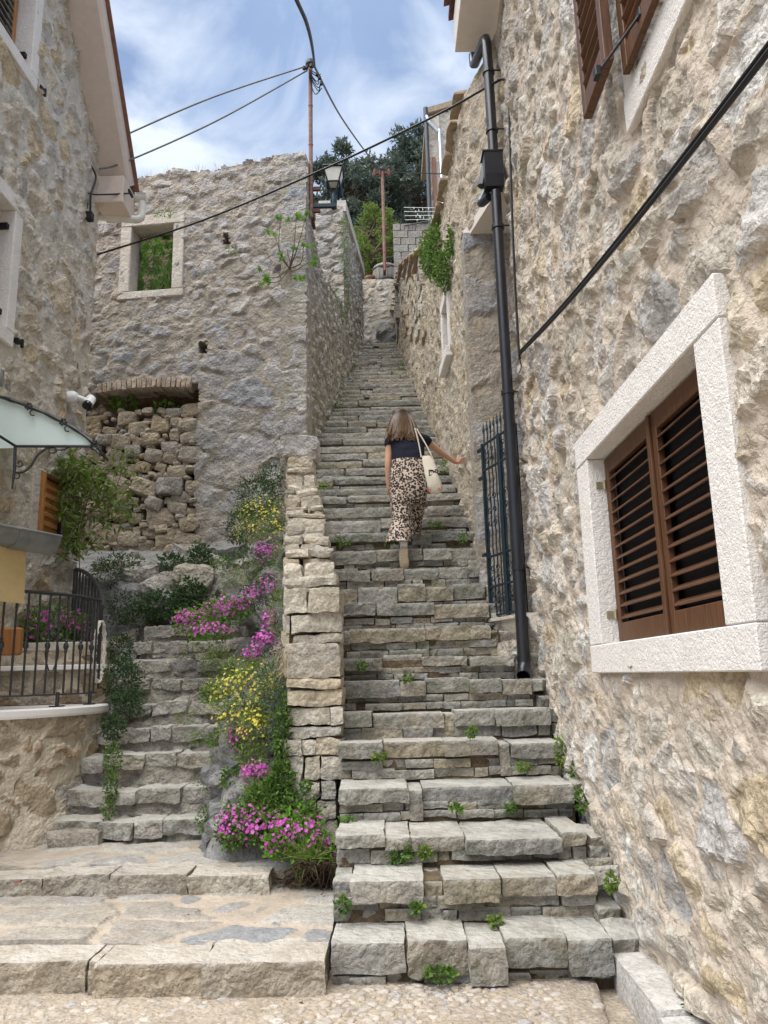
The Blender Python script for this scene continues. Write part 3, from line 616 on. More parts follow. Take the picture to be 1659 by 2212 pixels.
# plinth ledge along the foot of the wall
ledge = thing('concrete_ledge', 'low pale concrete ledge along the foot of the right house', 'ledge', (1.25, 4, 0))
rock('ledge_block', (1.29, 4.27, .02), (.26, .95, .2), M['concrete'], ledge, res=.05, rough=.006, rnd=.05, seed=8, maxn=20, facet=.15)
rock('ledge_block', (1.29, 3.3, .0), (.26, .96, .2), M['concrete'], ledge, res=.05, rough=.006, rnd=.05, seed=9, maxn=20, facet=.15)
rock('ledge_stone', (1.22, 4.86, .13), (.17, .17, .19), M['step'], ledge, res=.03, rough=.014, rnd=.3, seed=10); rock('ledge_stone', (1.27, 4.98, .27), (.17, .2, .12), M['step'], ledge, res=.03, rough=.014, rnd=.3, seed=12)
rock('ledge_stone', (1.25, 5.12, .4), (.14, .16, .12), M['parapet'], ledge, res=.03, rough=.012, rnd=.4, seed=13)
# downpipe with hopper
dp = thing('rainwater_pipe', 'black downpipe with a hopper box on the corner of the right house', 'drainpipe', (1.2, 6.9, 1.6))
PX, PY = 1.205, 6.92
m = MB(); m.tube([(PX, PY, 1.72), (PX, PY, 4.2)], .055, 18); m.tube([(PX, PY, 4.2), (PX, PY, 6.35)], .0515, 18); m.build('pipe', M['black'], dp, True)
m = MB(); m.tube([(PX, PY, 6.75), (PX, PY, 7.85), (PX, PY, 8.1), (PX-.005, PY+.02, 8.18), (PX-.01, PY+.1, 8.24), (PX-.05, PY+.55, 8.36), (PX-.055, PY+.62, 8.42), (PX-.055, PY+.62, 8.55)], .0515, 18); m.build('upper_pipe', M['black'], dp, True)
m = MB(); m.tube(catmull([(PX, PY, 1.78), (PX, PY, 1.68), (PX-.01, PY-.03, 1.62), (PX-.03, PY-.1, 1.565)], 4), .0575, 18, cap=False); m.tube(catmull([(PX, PY, 1.78), (PX, PY, 1.68), (PX-.01, PY-.03, 1.62), (PX-.03, PY-.098, 1.566)], 4), .05, 18, cap=False); m.build('outlet', M['black'], dp, True)
m = MB(); hp = [(-.09, 6.75), (.09, 6.75), (.09, 6.5), (.055, 6.38), (-.055, 6.38), (-.09, 6.5)]; m.prism(hp, lambda a, c, d: (PX-.02+d, PY+a, c), -.09, .1); m.box((PX-.02, PY, 6.757), (.21, .2, .02), bev=.004); m.tube([(PX-.13, PY+.05, 6.45), (PX-.08, PY+.05, 6.66)], .045, 12); m.tube(catmull([(PX-.06, PY+.22, 6.5), (PX-.12, PY+.2, 6.36), (PX-.06, PY+.05, 6.33)], 5), .045, 12); m.build('hopper', M['black'], dp)
for z_ in (2.52, 4.2, 5.95, 7.05, 7.75):
    m = MB(); m.lathe((PX, PY, z_), [(.06, -.018), (.064, -.018), (.064, .018), (.06, .018)], 18); m.box((PX+.07, PY-.03, z_), (.11, .012, .012)); m.build('pipe_clip', M['black'], dp)
# service cable along the wall and cable drop beside the pipe
c = MB(); P0, P1 = np.array((1.27, 6.55, 4.43)), np.array((1.25, 1.6, 3.42)); pts_ = [P0+(P1-P0)*k/24+np.array((0, 0, -.06*math.sin(math.pi*k/24))) for k in range(25)]
c.tube(pts_, .0115, 8); c.tube([p_+np.array((.0, .0, .026)) for p_ in pts_], .009, 8); tag(c.build('power_cable', M['rubber'], smooth=True), 'thick black cable slanting across the right wall above the big window', 'cable')
A = at(1088, 178, Y=6.75); B = at(1120, 770, Y=6.5)
c = MB(); c.tube(catmull([at(1075, 172, Y=6.8), at(1093, 172, Y=6.7), at(1098, 200, Y=6.65), at(1104, 400, Y=6.6), at(1112, 600, Y=6.58), at(1121, 760, Y=6.55), at(1123, 772, Y=6.55)], 5), .012, 8); c.tube(catmull([at(1121, 772, Y=6.5), at(1126, 790, Y=6.5), at(1122, 805, Y=6.5)], 4), .006, 6)
tag(c.build('cable_drop', M['rubber'], smooth=True), 'thin black cable hanging down beside the downpipe', 'cable')
# ================================================================ second building along the passage, with the gate recess
h2 = thing('passage_house', 'old rubble stone building along the right of the stairs behind the iron gate', 'house', (1.05, 9, 2))
d2_ = np.array((.5-1.05, 20-8.0)); L2 = np.linalg.norm(d2_); S2 = np.array((d2_[0]/L2, d2_[1]/L2, 0)); N2 = np.array((-S2[1], S2[0], 0))
def top2(Y): return np.interp(Y, [7, 8, 10.5, 11.2, 12, 13.5, 16.1, 18.3, 21.5], [8.25, 8.3, 8.2, 8.45, 8.75, 9.5, 10.85, 11.75, 12.2])
O2 = np.array((1.05, 8.0, 2.2))
def keep2(s, t):
    Y = 8+s*S2[1]; Z = 2.2+t; q = np.stack((s, t, s*0), -1)
    return (Z < top2(Y)+.06*vn(q*3, 2)) & ~((Y > 9.72) & (Y < 10.3) & (Z > 5.88) & (Z < 6.72)) & (Z > np.interp(Y, [8, 21], [2.2, 9.8]))
sd = row_seeds(13.3, 10.2, (.12, .26), (.16, .42), 33, .35)
hwall(h2, planar(O2, S2, N2), 13.2, 10.1, .045, sd, M['wall2'], keep=keep2, joint=.012, ew=.045, hs=(-.015, .035), facet=.25, rough=.022, rf=11, mamp=.016, warp=.06, skirt=.4, seed=33, p=2.4)
m = MB()
for ya, yb in ((8.05, 9.68), (9.68, 10.34), (10.34, 12), (12, 13.5), (13.5, 16), (16, 18.3), (18.3, 21.4)):
    xa = np.interp((ya+yb)/2, [8, 20], [1.05, .5]); zt_ = float(top2((ya+yb)/2))-.14; za = 5.86 if ya == 9.68 else zt_; m.box((xa+1.2, (ya+yb)/2, (za+1.5)/2), (2.0, yb-ya, za-1.5))
m.box((2.3, 10.01, 7.44), (2.0, .66, 1.36))
m.build('masonry_core', M['lstair'], h2)
def wpt(Y, Z, n=0.): s = (Y-8)/S2[1]; return O2*np.array((1, 1, 0))+S2*s+np.array((0, 0, Z))+N2*n
Rw = math.atan2(-S2[0], S2[1])
def w2box(ya, yb, za, zb, n0, n1, name, mat, par): m = MB(); m.box(wpt((ya+yb)/2, (za+zb)/2, (n0+n1)/2), (n1-n0, yb-ya, zb-za), rotz(Rw), bev=.008); return m.build(name, mat, par)
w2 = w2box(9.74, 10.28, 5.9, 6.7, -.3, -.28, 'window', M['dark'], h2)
w2box(9.6, 10.42, 5.76, 5.9, -.25, .1, 'sill', M['frame'], w2); w2box(9.62, 10.4, 6.7, 6.86, -.25, .05, 'lintel', M['frame'], w2); w2box(9.6, 9.74, 5.902, 6.698, -.25, .048, 'jamb', M['frame'], w2); w2box(10.28, 10.42, 5.902, 6.698, -.25, .048, 'jamb', M['frame'], w2)
# wall over the gate, soffit, recess back and side
sd = row_seeds(1.2, 2.0, (.14, .26), (.18, .4), 34, .35)
ov = np.array((RX-.0, 6.98, 6.6)); e_ = np.array((1.05, 8.02, 6.6)); dd_ = e_-ov; Ld = np.linalg.norm(dd_)
hwall(h2, planar(ov, dd_, (-dd_[1], dd_[0], 0)), Ld, 1.72, .04, sd, M['wall2'], joint=.012, ew=.045, hs=(-.01, .03), facet=.2, rough=.02, rf=11, mamp=.015, warp=.06, skirt=.4, seed=34, cap=60, p=2.4)
m = MB(); m.prism([(1.0, 8.1), (1.06, 8.0), (RX-.02, 6.99), (2.2, 6.99), (2.2, 8.1)], lambda a, c, d: (a, c, d), 6.54, 6.66); m.build('gate_soffit', M['plaster'], h2)
sd = np.array([(.16+((k % 2)*.3), .2+.42*k, .3, .2) for k in range(11)]+[(.62-((k % 2)*.25), .2+.42*k, .25, .2) for k in range(11)])
hwall(h2, planar((.99, 8.0, 2.2), (1, 0, 0), (0, -1, 0)), .75, 4.36, .035, sd, M['ruin'], joint=.012, ew=.03, hs=(0, .03), facet=.12, rough=.016, rf=9, mamp=.01, warp=.05, skirt=.3, seed=35, cap=40, p=4, stone='quoin')
m = MB(); m.box((1.95, 7.45, 4.4), (.1, 1.1, 4.3)); m.build('recess_wall', M['plaster'], h2); m = MB(); m.box((1.66, 7.5, 2.0), (.8, 1.0, .2)); m.build('recess_floor', M['concrete'], h2)
# projecting roof slabs on top of the lower wall
rt = np.random.default_rng(3)
for k in range(26):
    Yk = 8.1+k*.52; zt_ = float(top2(Yk)); ln = rt.uniform(.4, .6); far = Yk > 11
    rock('roof_slab', wpt(Yk, zt_+.03, .02 if not far else .06)+np.array((.12, 0, 0)), (.42, ln, .05), M['tiled'], h2, res=.09, rough=.02, rnd=.15, seed=500+k, R=rotz(Rw)@rotx(math.radians(rt.normal()*3+(28 if far else 0)))@roty(math.radians(8)), facet=.4)
for k in range(4):   # the wall steps out towards the passage, each step a ragged stone end
    Yk = (12.6, 13.7, 15.0, 16.6)[k]; z0 = float(top2(Yk))-.02
    for j in range(5): rock('stepped_end', wpt(Yk+.35, z0-.16-j*.3, .04-.012*j), (.13, .75, .31), M['wall2'], h2, res=.05, rough=.03, rnd=.12, seed=560+k*9+j, R=rotz(Rw), facet=.4)
    rock('cap_slab', wpt(Yk+.3, z0+.02, .07), (.22, .85, .05), M['tiled'], h2, res=.06, rough=.02, rnd=.15, seed=590+k, R=rotz(Rw))
# ---- wrought iron gate
gate = thing('iron_gate', 'dark green wrought iron gate half hidden behind the black downpipe', 'gate', (1.15, 7.3, 2.1))
GA, GB = np.array((1.03, 7.66)), np.array((1.27, 6.97)); GL = np.linalg.norm(GB-GA); gd = (GB-GA)/GL; gz0, gz1 = 2.13, 3.92
def gp(s, z, n=0.): return np.array((GA[0]+gd[0]*s+gd[1]*n, GA[1]+gd[1]*s-gd[0]*n, z))
Rg = math.atan2(gd[1], gd[0])
def gbox(s0, s1, z0, z1, th, name='rail', par=gate): m_ = MB(); m_.box(gp((s0+s1)/2, (z0+z1)/2), (s1-s0, th, z1-z0), rotz(Rg), bev=.003); return m_.build(name, M['gate'], par)
for s_ in (.0, .345, .375, GL-.03): gbox(s_, s_+.028, gz0, gz1, .03, 'stile')
for z_ in (gz0+.01, 2.42, 2.72, 3.62, gz1-.03): gbox(.02, GL-.02, z_, z_+.022, .02, 'rail')
for k, s_ in enumerate(np.arange(.06, GL-.03, .075)):
    m_ = MB(); zz_ = np.linspace(gz0+.02, gz1+.1, 26); m_.tube([gp(s_+.003*math.sin(z*60), z, .003*math.cos(z*60)) for z in zz_], .0075, 6); m_.lathe(gp(s_, gz1+.1), [(.007, 0), (.014, .03), (.001, .12)], 8); m_.build('bar', M['gate'], gate)
def scroll(s0, z0, r, sgn, flip=1):
    return [gp(s0+sgn*r*(1-a/9)*math.cos(a), z0+flip*r*(1-a/9)*math.sin(a), .012) for a in np.linspace(0, 7.2, 26)]
for z_ in (2.25, 2.34, 2.5, 2.6, 3.05, 3.18, 3.32, 3.7, 3.8):
    for s_ in (.13, .24, .47, .58):
        m_ = MB(); m_.tube(scroll(s_, z_, .04, 1 if s_ in (.13, .47) else -1, 1), .0045, 5); m_.build('scroll', M['gate'], gate)
for z_ in (2.75, 3.55, 3.85): gbox(-.09, .02, z_, z_+.035, .03, 'wall_lug')
m = MB(); m.prism([(1.0, 8.0), (1.02, 7.66), (1.28, 6.98), (2.0, 6.98), (2.0, 8.0)], lambda a, c, d: (a, c, d), .8, 1.9); m.build('gate_base', M['wall2'], h2)
for k, (s_, z_) in enumerate([(.1, 1.78), (.42, 1.8), (.25, 1.6), (.58, 1.62)]): q_ = gp(s_, z_, .02); rock('base_stone', (q_[0]-.02, q_[1], z_), (.16, .32, .17), M['wall2'], h2, res=.04, rough=.02, rnd=.25, seed=610+k, R=rotz(.3))
# moulded threshold stone
th_ = thing('gate_threshold', 'moulded pale stone doorstep under the iron gate', 'doorstep', (1.2, 7.2, 2.0))
m = MB(); pf = [(0, 2.115), (.0, 2.085), (.03, 2.08), (.045, 2.06), (.05, 2.02), (.075, 1.96), (.11, 1.92), (.14, 1.88), (.5, 1.88), (.5, 2.115)]
m.prism(pf, lambda a, c, d: (GA[0]-.09+gd[0]*d+a*1.0, GA[1]+.06+gd[1]*d-a*.2, c), 0, GL+.15); m.build('step_stone', M['oldframe'], th_)
# ================================================================ ruined house
ruin = thing('ruined_house', 'roofless grey stone ruin with an empty window frame and a walled-up arched doorway', 'ruin', (-1.15, 11, 3.4))
RA, RB = np.array((-1.13, 11.0)), np.array((-5.2, 11.42)); RL = np.linalg.norm(RB-RA); rd = (RA-RB)/RL
Sr = np.array((rd[0], rd[1], 0)); Nr = np.array((rd[1], -rd[0], 0)); Or = np.array((RB[0], RB[1], 3.0))
def rp_(x, z, n=0.): return Or+Sr*((x-RB[0])/rd[0])+np.array((0, 0, z-3.0))+Nr*n
def archz(x): return 5.93+.14*np.sqrt(np.clip(1-((x+3.7)/.95)**2, 0, 1))
def keep_ru(s, t):
    X, Z = RB[0]+s*rd[0], 3+t; q = np.stack((s, t, s*0), -1)
    top = np.interp(X, [-5.2, -4.3, -4.05, -3.4, -2.7, -2.2, -1.6, -1.45, -1.1], [9.66, 9.74, 9.78, 9.82, 9.82, 9.86, 9.88, 9.92, 9.92])+.05*vn(q*2.3, 5)+.04*vn(q*7, 6)
    h = (X > -4.04) & (X < -3.26) & (Z > 7.66) & (Z < 8.9)
    h |= (X > -4.75) & (X < -2.82+.05*vn(q*4, 1)) & (Z > 3.35) & (Z < archz(X)+.04*vn(q*6, 2))
    h |= (X > -3.05) & (X < -2.8) & (Z > 5.8) & (Z < 6.14+.05*vn(q*5, 3))
    h |= (np.abs(X+2.42) < .05) & (np.abs(Z-8.5) < .1); h |= (np.abs(X+2.77) < .07) & (np.abs(Z-6.67) < .1)
    return (Z < top) & ~h
sd = row_seeds(RL, 7.2, (.14, .27), (.18, .42), 41, .32)
q_ = np.array([(RL-.26+(.06 if k % 2 else 0), .15+k*.36, .3 if k % 2 == 0 else .2, .18) for k in range(20)]); sd = np.concatenate((sd[sd[:, 0] < RL-.52], q_))
big = np.array([(RL-.9-(k % 2)*.35, .3+k*.43, .33, .19) for k in range(8)]+[(RL-1.55-(k % 2)*.3, .4+k*.45, .28, .17) for k in range(7)])
sd = np.concatenate((sd[~((sd[:, 0] > RL-1.8) & (sd[:, 1] < 3.6) & (sd[:, 0] < RL-.45))], big))
hwall(ruin, planar(Or, Sr, Nr), RL, 7.2, .03, sd, M['ruin'], keep=keep_ru, joint=.004, ew=.034, hs=(-.012, .024), facet=.2, rough=.022, rf=10, mamp=.02, mlev=-.004, warp=.07, wf=5, skirt=.42, seed=41, p=2.8)
# side wall climbing along the stairs
WA, WB = np.array((-1.13, 11.0)), np.array((-.45, 20.5)); WL = np.linalg.norm(WB-WA); wv_ = (WB-WA)/WL; Sw = np.array((wv_[0], wv_[1], 0)); Nw = np.array((wv_[1], -wv_[0], 0))
def wallx(Y): return WA[0]+(Y-11)*wv_[0]/wv_[1]
sd = row_seeds(4.9, 6.4, (.09, .18), (.13, .36), 42, .35)
def topside(Y): return np.interp(Y, [11, 11.15, 11.3, 11.5, 12.0, 12.8, 14.1, 15.8], [9.9, 9.75, 9.3, 9.05, 8.85, 8.8, 9.2, 9.75])
hwall(ruin, planar((WA[0], WA[1], 3.9), Sw, Nw), 4.75, 6.4, .036, sd, M['ruinside'], keep=lambda s, t: (3.9+t < topside(11+s*wv_[1])+.1*vn(np.stack((s, t, s*0), -1)*2.5, 7)), joint=.006, ew=.03, hs=(-.014, .03), facet=.35, rough=.024, rf=12, mamp=.014, mlev=-.014, warp=.05, skirt=.4, seed=42, p=2.6)
m = MB()
m.add([(-1.6, 11.3, 3.5), (-1.3, 11.3, 3.5), (-1.02, 15.6, 3.5), (-1.6, 15.6, 3.5), (-1.6, 11.3, 8.6), (-1.3, 11.3, 8.6), (-1.02, 15.6, 8.9), (-1.6, 15.6, 8.9)], [(3, 2, 1, 0), (4, 5, 6, 7), (0, 1, 5, 4), (1, 2, 6, 5), (2, 3, 7, 6), (3, 0, 4, 7)]); m.build('masonry_core', M['soil'], ruin)
m = MB(); m.box(rp_(-3.7, 6.3, -.85), (2.4, 1.0, .12), rotz(math.atan2(rd[1], rd[0]))); m.build('shading_slab', M['soil'], ruin)  # slab added inside the roofless ruin to block daylight and darken the doorway gap
rock('corner_stone', (-1.2, 10.93, 4.86), (.5, .55, .36), M['ruin'], ruin, res=.05, rough=.03, rnd=.35, seed=61, maxn=12)
# stone window frame of the ruin
rw = MB(); fr = lambda x0, x1, z0, z1, nm, par: None
def rbox(x0, x1, z0, z1, n0, n1, name, mat, par):
    m_ = MB(); m_.box(rp_((x0+x1)/2, (z0+z1)/2, (n0+n1)/2), (x1-x0, n1-n0, z1-z0), rotz(math.atan2(rd[1], rd[0])), bev=.012); return m_.build(name, mat, par)
wf_ = rbox(-4.02, -3.29, 7.66, 7.70, -.36, -.2, 'window', M['oldframe'], ruin)
rbox(-4.2, -3.1, 7.57, 7.70, -.3, .03, 'sill', M['oldframe'], wf_); rbox(-4.18, -3.12, 8.86, 9.05, -.3, .03, 'lintel', M['oldframe'], wf_)
rbox(-4.18, -4.0, 7.702, 8.858, -.3, .028, 'jamb', M['oldframe'], wf_); rbox(-3.3, -3.12, 7.702, 8.858, -.3, .028, 'jamb', M['oldframe'], wf_)
m = MB()   # chicken wire across the opening
for k in range(26):
    a = k/25; 
    for sg in (1, -1):
        x0 = -4.0+.7*a*1.9-.35; p0 = (x0, 7.7); 
        pts_ = [(x0+sg*(z-7.7)*.5, z) for z in np.linspace(7.7, 8.86, 8)]; pts_ = [p for p in pts_ if -4.0 < p[0] < -3.3]
        if len(pts_) > 1: m.tube([rp_(p[0], p[1], -.2) for p in pts_], .0022, 3, cap=False)
m.build('wire_mesh', M['iron'], wf_)
# brick segmental arch over the doorway
for k in range(19):
    x = -4.42+k*.079; z = float(archz(x+.04))+.075-.02
    m_ = rock('arch_brick', rp_(x+.04, z, -.05), (.066, .22, .16), M['brick'], ruin, res=.05, rough=.006, rnd=.1, seed=700+k, R=rotz(math.atan2(rd[1], rd[0]))@roty(math.radians((x+3.7)*14)))
rbox(-3.05, -2.78, 6.08, 6.2, -.3, .02, 'lintel_stone', M['ruin'], ruin)
m = MB(); m.box(rp_(-3.7, 4.6, -1.3), (4.2, .2, 3.4)); m.build('inner_wall', M['soil'], ruin)
m = MB(); m.box(rp_(-3.9, 7.9, -2.6), (4.2, .2, 6.6)); m.build('back_wall', M['soil'], ruin)
# dry stone filling of the doorway
fill = thing('dry_stone_infill', 'loose brown boulders stacked dry in the old doorway of the ruin', 'stone pile', rp_(-3.7, 3.4))
rd_ = np.random.default_rng(9); kk = 0; placed = []
for tier, (r0, r1, tries) in enumerate(((.13, .2, 45), (.085, .13, 320), (.05, .08, 900), (.028, .045, 1300))):
    for _ in range(tries):
        r = rd_.uniform(r0, r1); x = rd_.uniform(-4.8, -2.85); z = rd_.uniform(3.3, 5.72)
        if tier == 0 and z > 4.75: continue
        if x+r > -2.78: continue
        if all(((x-a_)/1.25)**2+(z-c_)**2*1.5 > ((r+q_)*.93)**2 for a_, c_, q_ in placed): placed.append((x, z, r))
for x, z, r in placed:
    rock('stone', rp_(x, z, -.1-.12*(z > 5.4)+rd_.uniform(-.05, .03)), (r*2.85, rd_.uniform(.24, .36)+r*.4, r*2.0), M['dry'], fill, res=.05, rough=.022, rnd=.75, seed=900+kk, R=roty(rd_.normal()*.16), facet=.85, maxn=10); kk += 1
m = MB(); m.box(rp_(-3.7, 4.35, -.33), (2.2, .2, 2.3)); m.build('packed_earth', M['soil'], fill)
# ================================================================ left house
lh = thing('gabled_house', 'pale rubble stone house on the left with white window surrounds and steep tiled gable', 'house', (-3.95, 8, 1))
LA, LB = np.array((-4.06, 5.0)), np.array((-3.905, 9.64)); LL = np.linalg.norm(LB-LA); ld = (LB-LA)/LL
Sl = np.array((ld[0], ld[1], 0)); Nl = np.array((ld[1], -ld[0], 0)); Ol = np.array((LA[0], LA[1], 1.0))
def lp(Y, Z, n=0.): return Ol+Sl*((Y-LA[1])/ld[1])+np.array((0, 0, Z-1.0))+Nl*n
def rake(Y): return 8.62+(9.78-Y)*1.2
LW = [(6.35, 7.5, 5.28, 6.66), (6.35, 7.56, 8.5, 10.2), (8.5, 9.05, 3.27, 3.98)]
def keep_l(s, t):
    Y, Z = LA[1]+s*ld[1], 1+t; k = Z < rake(Y)+.12
    for a, b_, c_, d_ in LW: k &= ~((Y > a-.03) & (Y < b_+.03) & (Z > c_-.03) & (Z < d_+.03))
    return k & ~((Y < 8.1) & (Z < 4.45) & (Z > 3.9) & (Y < 6))
sd = row_seeds(LL, 11.2, (.17, .32), (.2, .48), 43, .45)
hwall(lh, planar(Ol, Sl, Nl), LL, 11.2, .034, sd, M['left'], keep=keep_l, joint=.016, ew=.022, hs=(.006, .045), facet=.3, rough=.026, rf=12, mamp=.012, mlev=-.004, warp=.08, wf=4, skirt=.5, seed=43, p=2.2)
sd = row_seeds(1.7, 8.0, (.18, .3), (.25, .5), 44, .4)
hwall(lh, planar((-3.905, 9.64, 1.0), (-1, .06, 0), (0.06, 1, 0)), 1.7, 7.8, .08, sd, M['left'], skirt=.3, seed=44, cap=20)
m = MB(); m.prism([(5.1, 1), (9.4, 1), (9.4, 8.5), (7.5, 10.9), (5.1, 13.6)], lambda a, c, d: (d, a, c), -7.5, -4.6); m.build('masonry_core', M['dark'], lh)
def lbox(ya, yb, za, zb, n0, n1, name, mat, par, bev=.008, label=None):
    m_ = MB(); m_.box(lp((ya+yb)/2, (za+zb)/2, (n0+n1)/2), (n1-n0, yb-ya, zb-za), rotz(-math.atan2(ld[0], ld[1])), bev=bev); return m_.build(name, mat, par, label=label)
for i, (a, b_, c_, d_) in enumerate(LW[:2]):
    w_ = lbox(a, b_, c_, d_, -.32, -.3, 'window', M['glass'], lh)
    lbox(a-.16, b_+.16, c_-.16, c_, -.3, .045, 'sill', M['frame'], w_); lbox(a-.16, b_+.16, d_, d_+.17, -.3, .045, 'lintel', M['frame'], w_)
    lbox(b_, b_+.16, c_+.002, d_-.002, -.3, .043, 'jamb', M['frame'], w_); lbox(a-.16, a, c_+.002, d_-.002, -.3, .043, 'jamb', M['frame'], w_)
    # shutter leaves folded in the reveal
    X0 = lp((a+b_)/2, 0, -.16)[0]
    shutter(lh, a+.02, (a+b_)/2, c_+.02, d_-.02, X0, 16, mat='wood2', smat='woodX'); shutter(lh, (a+b_)/2+.01, b_-.02, c_+.02, d_-.02, X0, 16, mat='wood2', smat='woodX')
    for z_ in (c_+.18, d_-.2):
        lbox(b_-.05, b_+.015, z_-.03, z_+.03, -.13, -.02, 'hinge', M['rubber'], lh, .004)
    lbox(b_+.2, b_+.3, c_-.06, c_-.02, .0, .07, 'shutter_stop', M['rubber'], lh, .004); lbox(b_+.28, b_+.31, c_-.1, c_+.0, .05, .08, 'shutter_stop', M['rubber'], lh, .004)
# small ground window with a wooden leaf
a, b_, c_, d_ = LW[2]
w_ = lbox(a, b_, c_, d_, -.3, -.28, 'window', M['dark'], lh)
lbox(a-.17, a, c_-.02, d_+.02, -.25, .03, 'jamb', M['oldframe'], w_); lbox(b_, b_+.12, c_-.02, d_+.02, -.25, .03, 'jamb', M['oldframe'], w_)
X0 = lp((a+b_)/2, 0, -.0)[0]
s_ = MB()
lbox(a+.005, a+.06, c_, d_, -.06, .07, 'shutter_frame', M['wood2'], lh); lbox(a+.06, b_, d_-.05, d_, -.06, .07, 'shutter_frame', M['wood'], lh)
sh = lbox(a+.06, b_-.005, c_, d_-.05, -.03, .02, 'shutter', M['wood2'], lh)
for k in range(5): lbox(a+.12, b_-.1, c_+.1+k*.11, c_+.16+k*.11, .02, .045, 'slat', M['wood2'], sh, .012)
lbox(b_-.06, b_-.02, c_+.06, c_+.24, .02, .05, 'hinge', M['rubber'], sh, .003); lbox(b_-.2, b_-.02, c_+.1, c_+.14, .02, .04, 'hinge', M['rubber'], sh, .003)
# roof: boxed rake, tiles, gutter elbow
Rk = -math.atan2(1.2, 1.); rlen = 6.2; rc = np.array((0, 9.72, 8.62)); dirr = np.array((0, -math.cos(-Rk), math.sin(-Rk)))
def rk(s, n, x): nn = np.array((0, math.sin(-Rk), math.cos(-Rk))); return rc+dirr*s+nn*n+np.array((x, 0, 0))
m = MB(); m.prism([(-3.98, -.06), (-3.55, -.06), (-3.52, .0), (-3.52, .2), (-3.98, .2)], lambda a_, c, d: rk(d, c, a_), -.1, rlen); m.build('boxed_rake', M['soffit'], lh)
m = MB(); m.prism([(-7.8, .205), (-3.47, .205), (-3.47, .235), (-7.8, .235)], lambda a_, c, d: rk(d, c, a_), -.2, rlen); m.build('roof_deck', M['tile'], lh)
for k in range(15):
    m = MB(); m.prism([(-3.66+.115*math.cos(q), .235+.06*math.sin(q)) for q in np.linspace(-.25, math.pi+.25, 9)], lambda a_, c, d: rk(d, c-(d-(k*.41-.25))*.05, a_), k*.41-.25, k*.41+.2); m.build('roof_tile', M['tile'], lh)
m = MB(); m.box((-3.73, 9.78, 8.33), (.4, .5, .42), bev=.01); m.build('eave_return', M['soffit'], lh)
m = MB(); m.tube(catmull([(-3.42, 10.02, 8.45), (-3.42, 10.02, 8.28), (-3.45, 10.0, 8.16), (-3.62, 9.93, 8.12), (-4.1, 9.85, 8.14)], 5), .055, 14); m.build('gutter_elbow', M['pvc'], lh, True)
m = MB(); m.prism([(.075*math.cos(q), .075*math.sin(q)) for q in np.linspace(math.pi, 2*math.pi, 9)], lambda a_, c, d: (d, 10.02+a_, 8.52+c), -7.5, -3.36); m.build('gutter', M['pvc'], lh, True)
# wall box and cable loop on the left corner
m = MB(); m.box(lp(9.25, 7.72, .06), (.09, .1, .12), bev=.01); m.tube(catmull([lp(9.25, 7.75, .07), lp(9.2, 8.0, .08), lp(9.3, 8.35, .09), lp(9.25, 8.5, .03)], 5), .014, 6); m.tube(catmull([lp(9.18, 8.02, .06), lp(9.4, 8.15, .1), np.array((-3.45, 9.6, 8.3))], 5), .012, 6); m.box((-3.45, 9.6, 8.3), (.03, .16, .05), bev=.008)
tag(m.build('junction_box', M['rubber']), 'small black junction box with looping cable at the eave of the left house', 'cable box')
# house number letters
def text_obj(name, body, size, mat, parent, Mx, depth=.008, bend=None):
    cu = bpy.data.curves.new(name, 'FONT'); cu.body = body; cu.size = size; cu.extrude = depth; cu.resolution_u = 3
    tmp = bpy.data.objects.new(name, cu); COL.objects.link(tmp); dg = bpy.context.evaluated_depsgraph_get(); me = bpy.data.meshes.new_from_object(tmp.evaluated_get(dg)); bpy.data.objects.remove(tmp)
    v = np.array([q.co[:] for q in me.vertices]); v = np.array([Mx(p) for p in v]); me.vertices.foreach_set('co', v.astype(np.float32).ravel()); me.materials.clear(); me.materials.append(mat); me.update(); return ob(name, me, parent)
o = text_obj('house_number', '1a', .26, M['zinc'], None, lambda p: lp(7.42+p[0], 4.62+p[1], .05+p[2]), .012); tag(o, 'grey metal house number on the left wall above the glass canopy', 'house number')
# security camera
sc_ = thing('security_camera', 'white bullet security camera on the left house near the ruin', 'camera', lp(9.1, 5.05))
m = MB(); m.lathe(lp(9.1, 5.1, .05), [(.075, -.05), (.08, .02), (.06, .06), (.03, .07)], 16, 0); m.build('base', M['white'], sc_, True)
Q = lp(9.1, 5.1, .12); Q2 = Q+np.array((.13, .05, -.04)); m = MB(); m.tube([Q, Q2], .03, 10); m.build('arm', M['white'], sc_, True)
m = MB(); m.tube([Q2+np.array((0, .05, .05)), Q2+np.array((0, -.05, -.06))], .062, 16); m.build('housing', M['white'], sc_, True); m = MB(); m.tube([Q2+np.array((0, -.05, -.06)), Q2+np.array((.0, -.075, -.09))], .058, 16); m.build('lens', M['blackgl'], sc_, True)
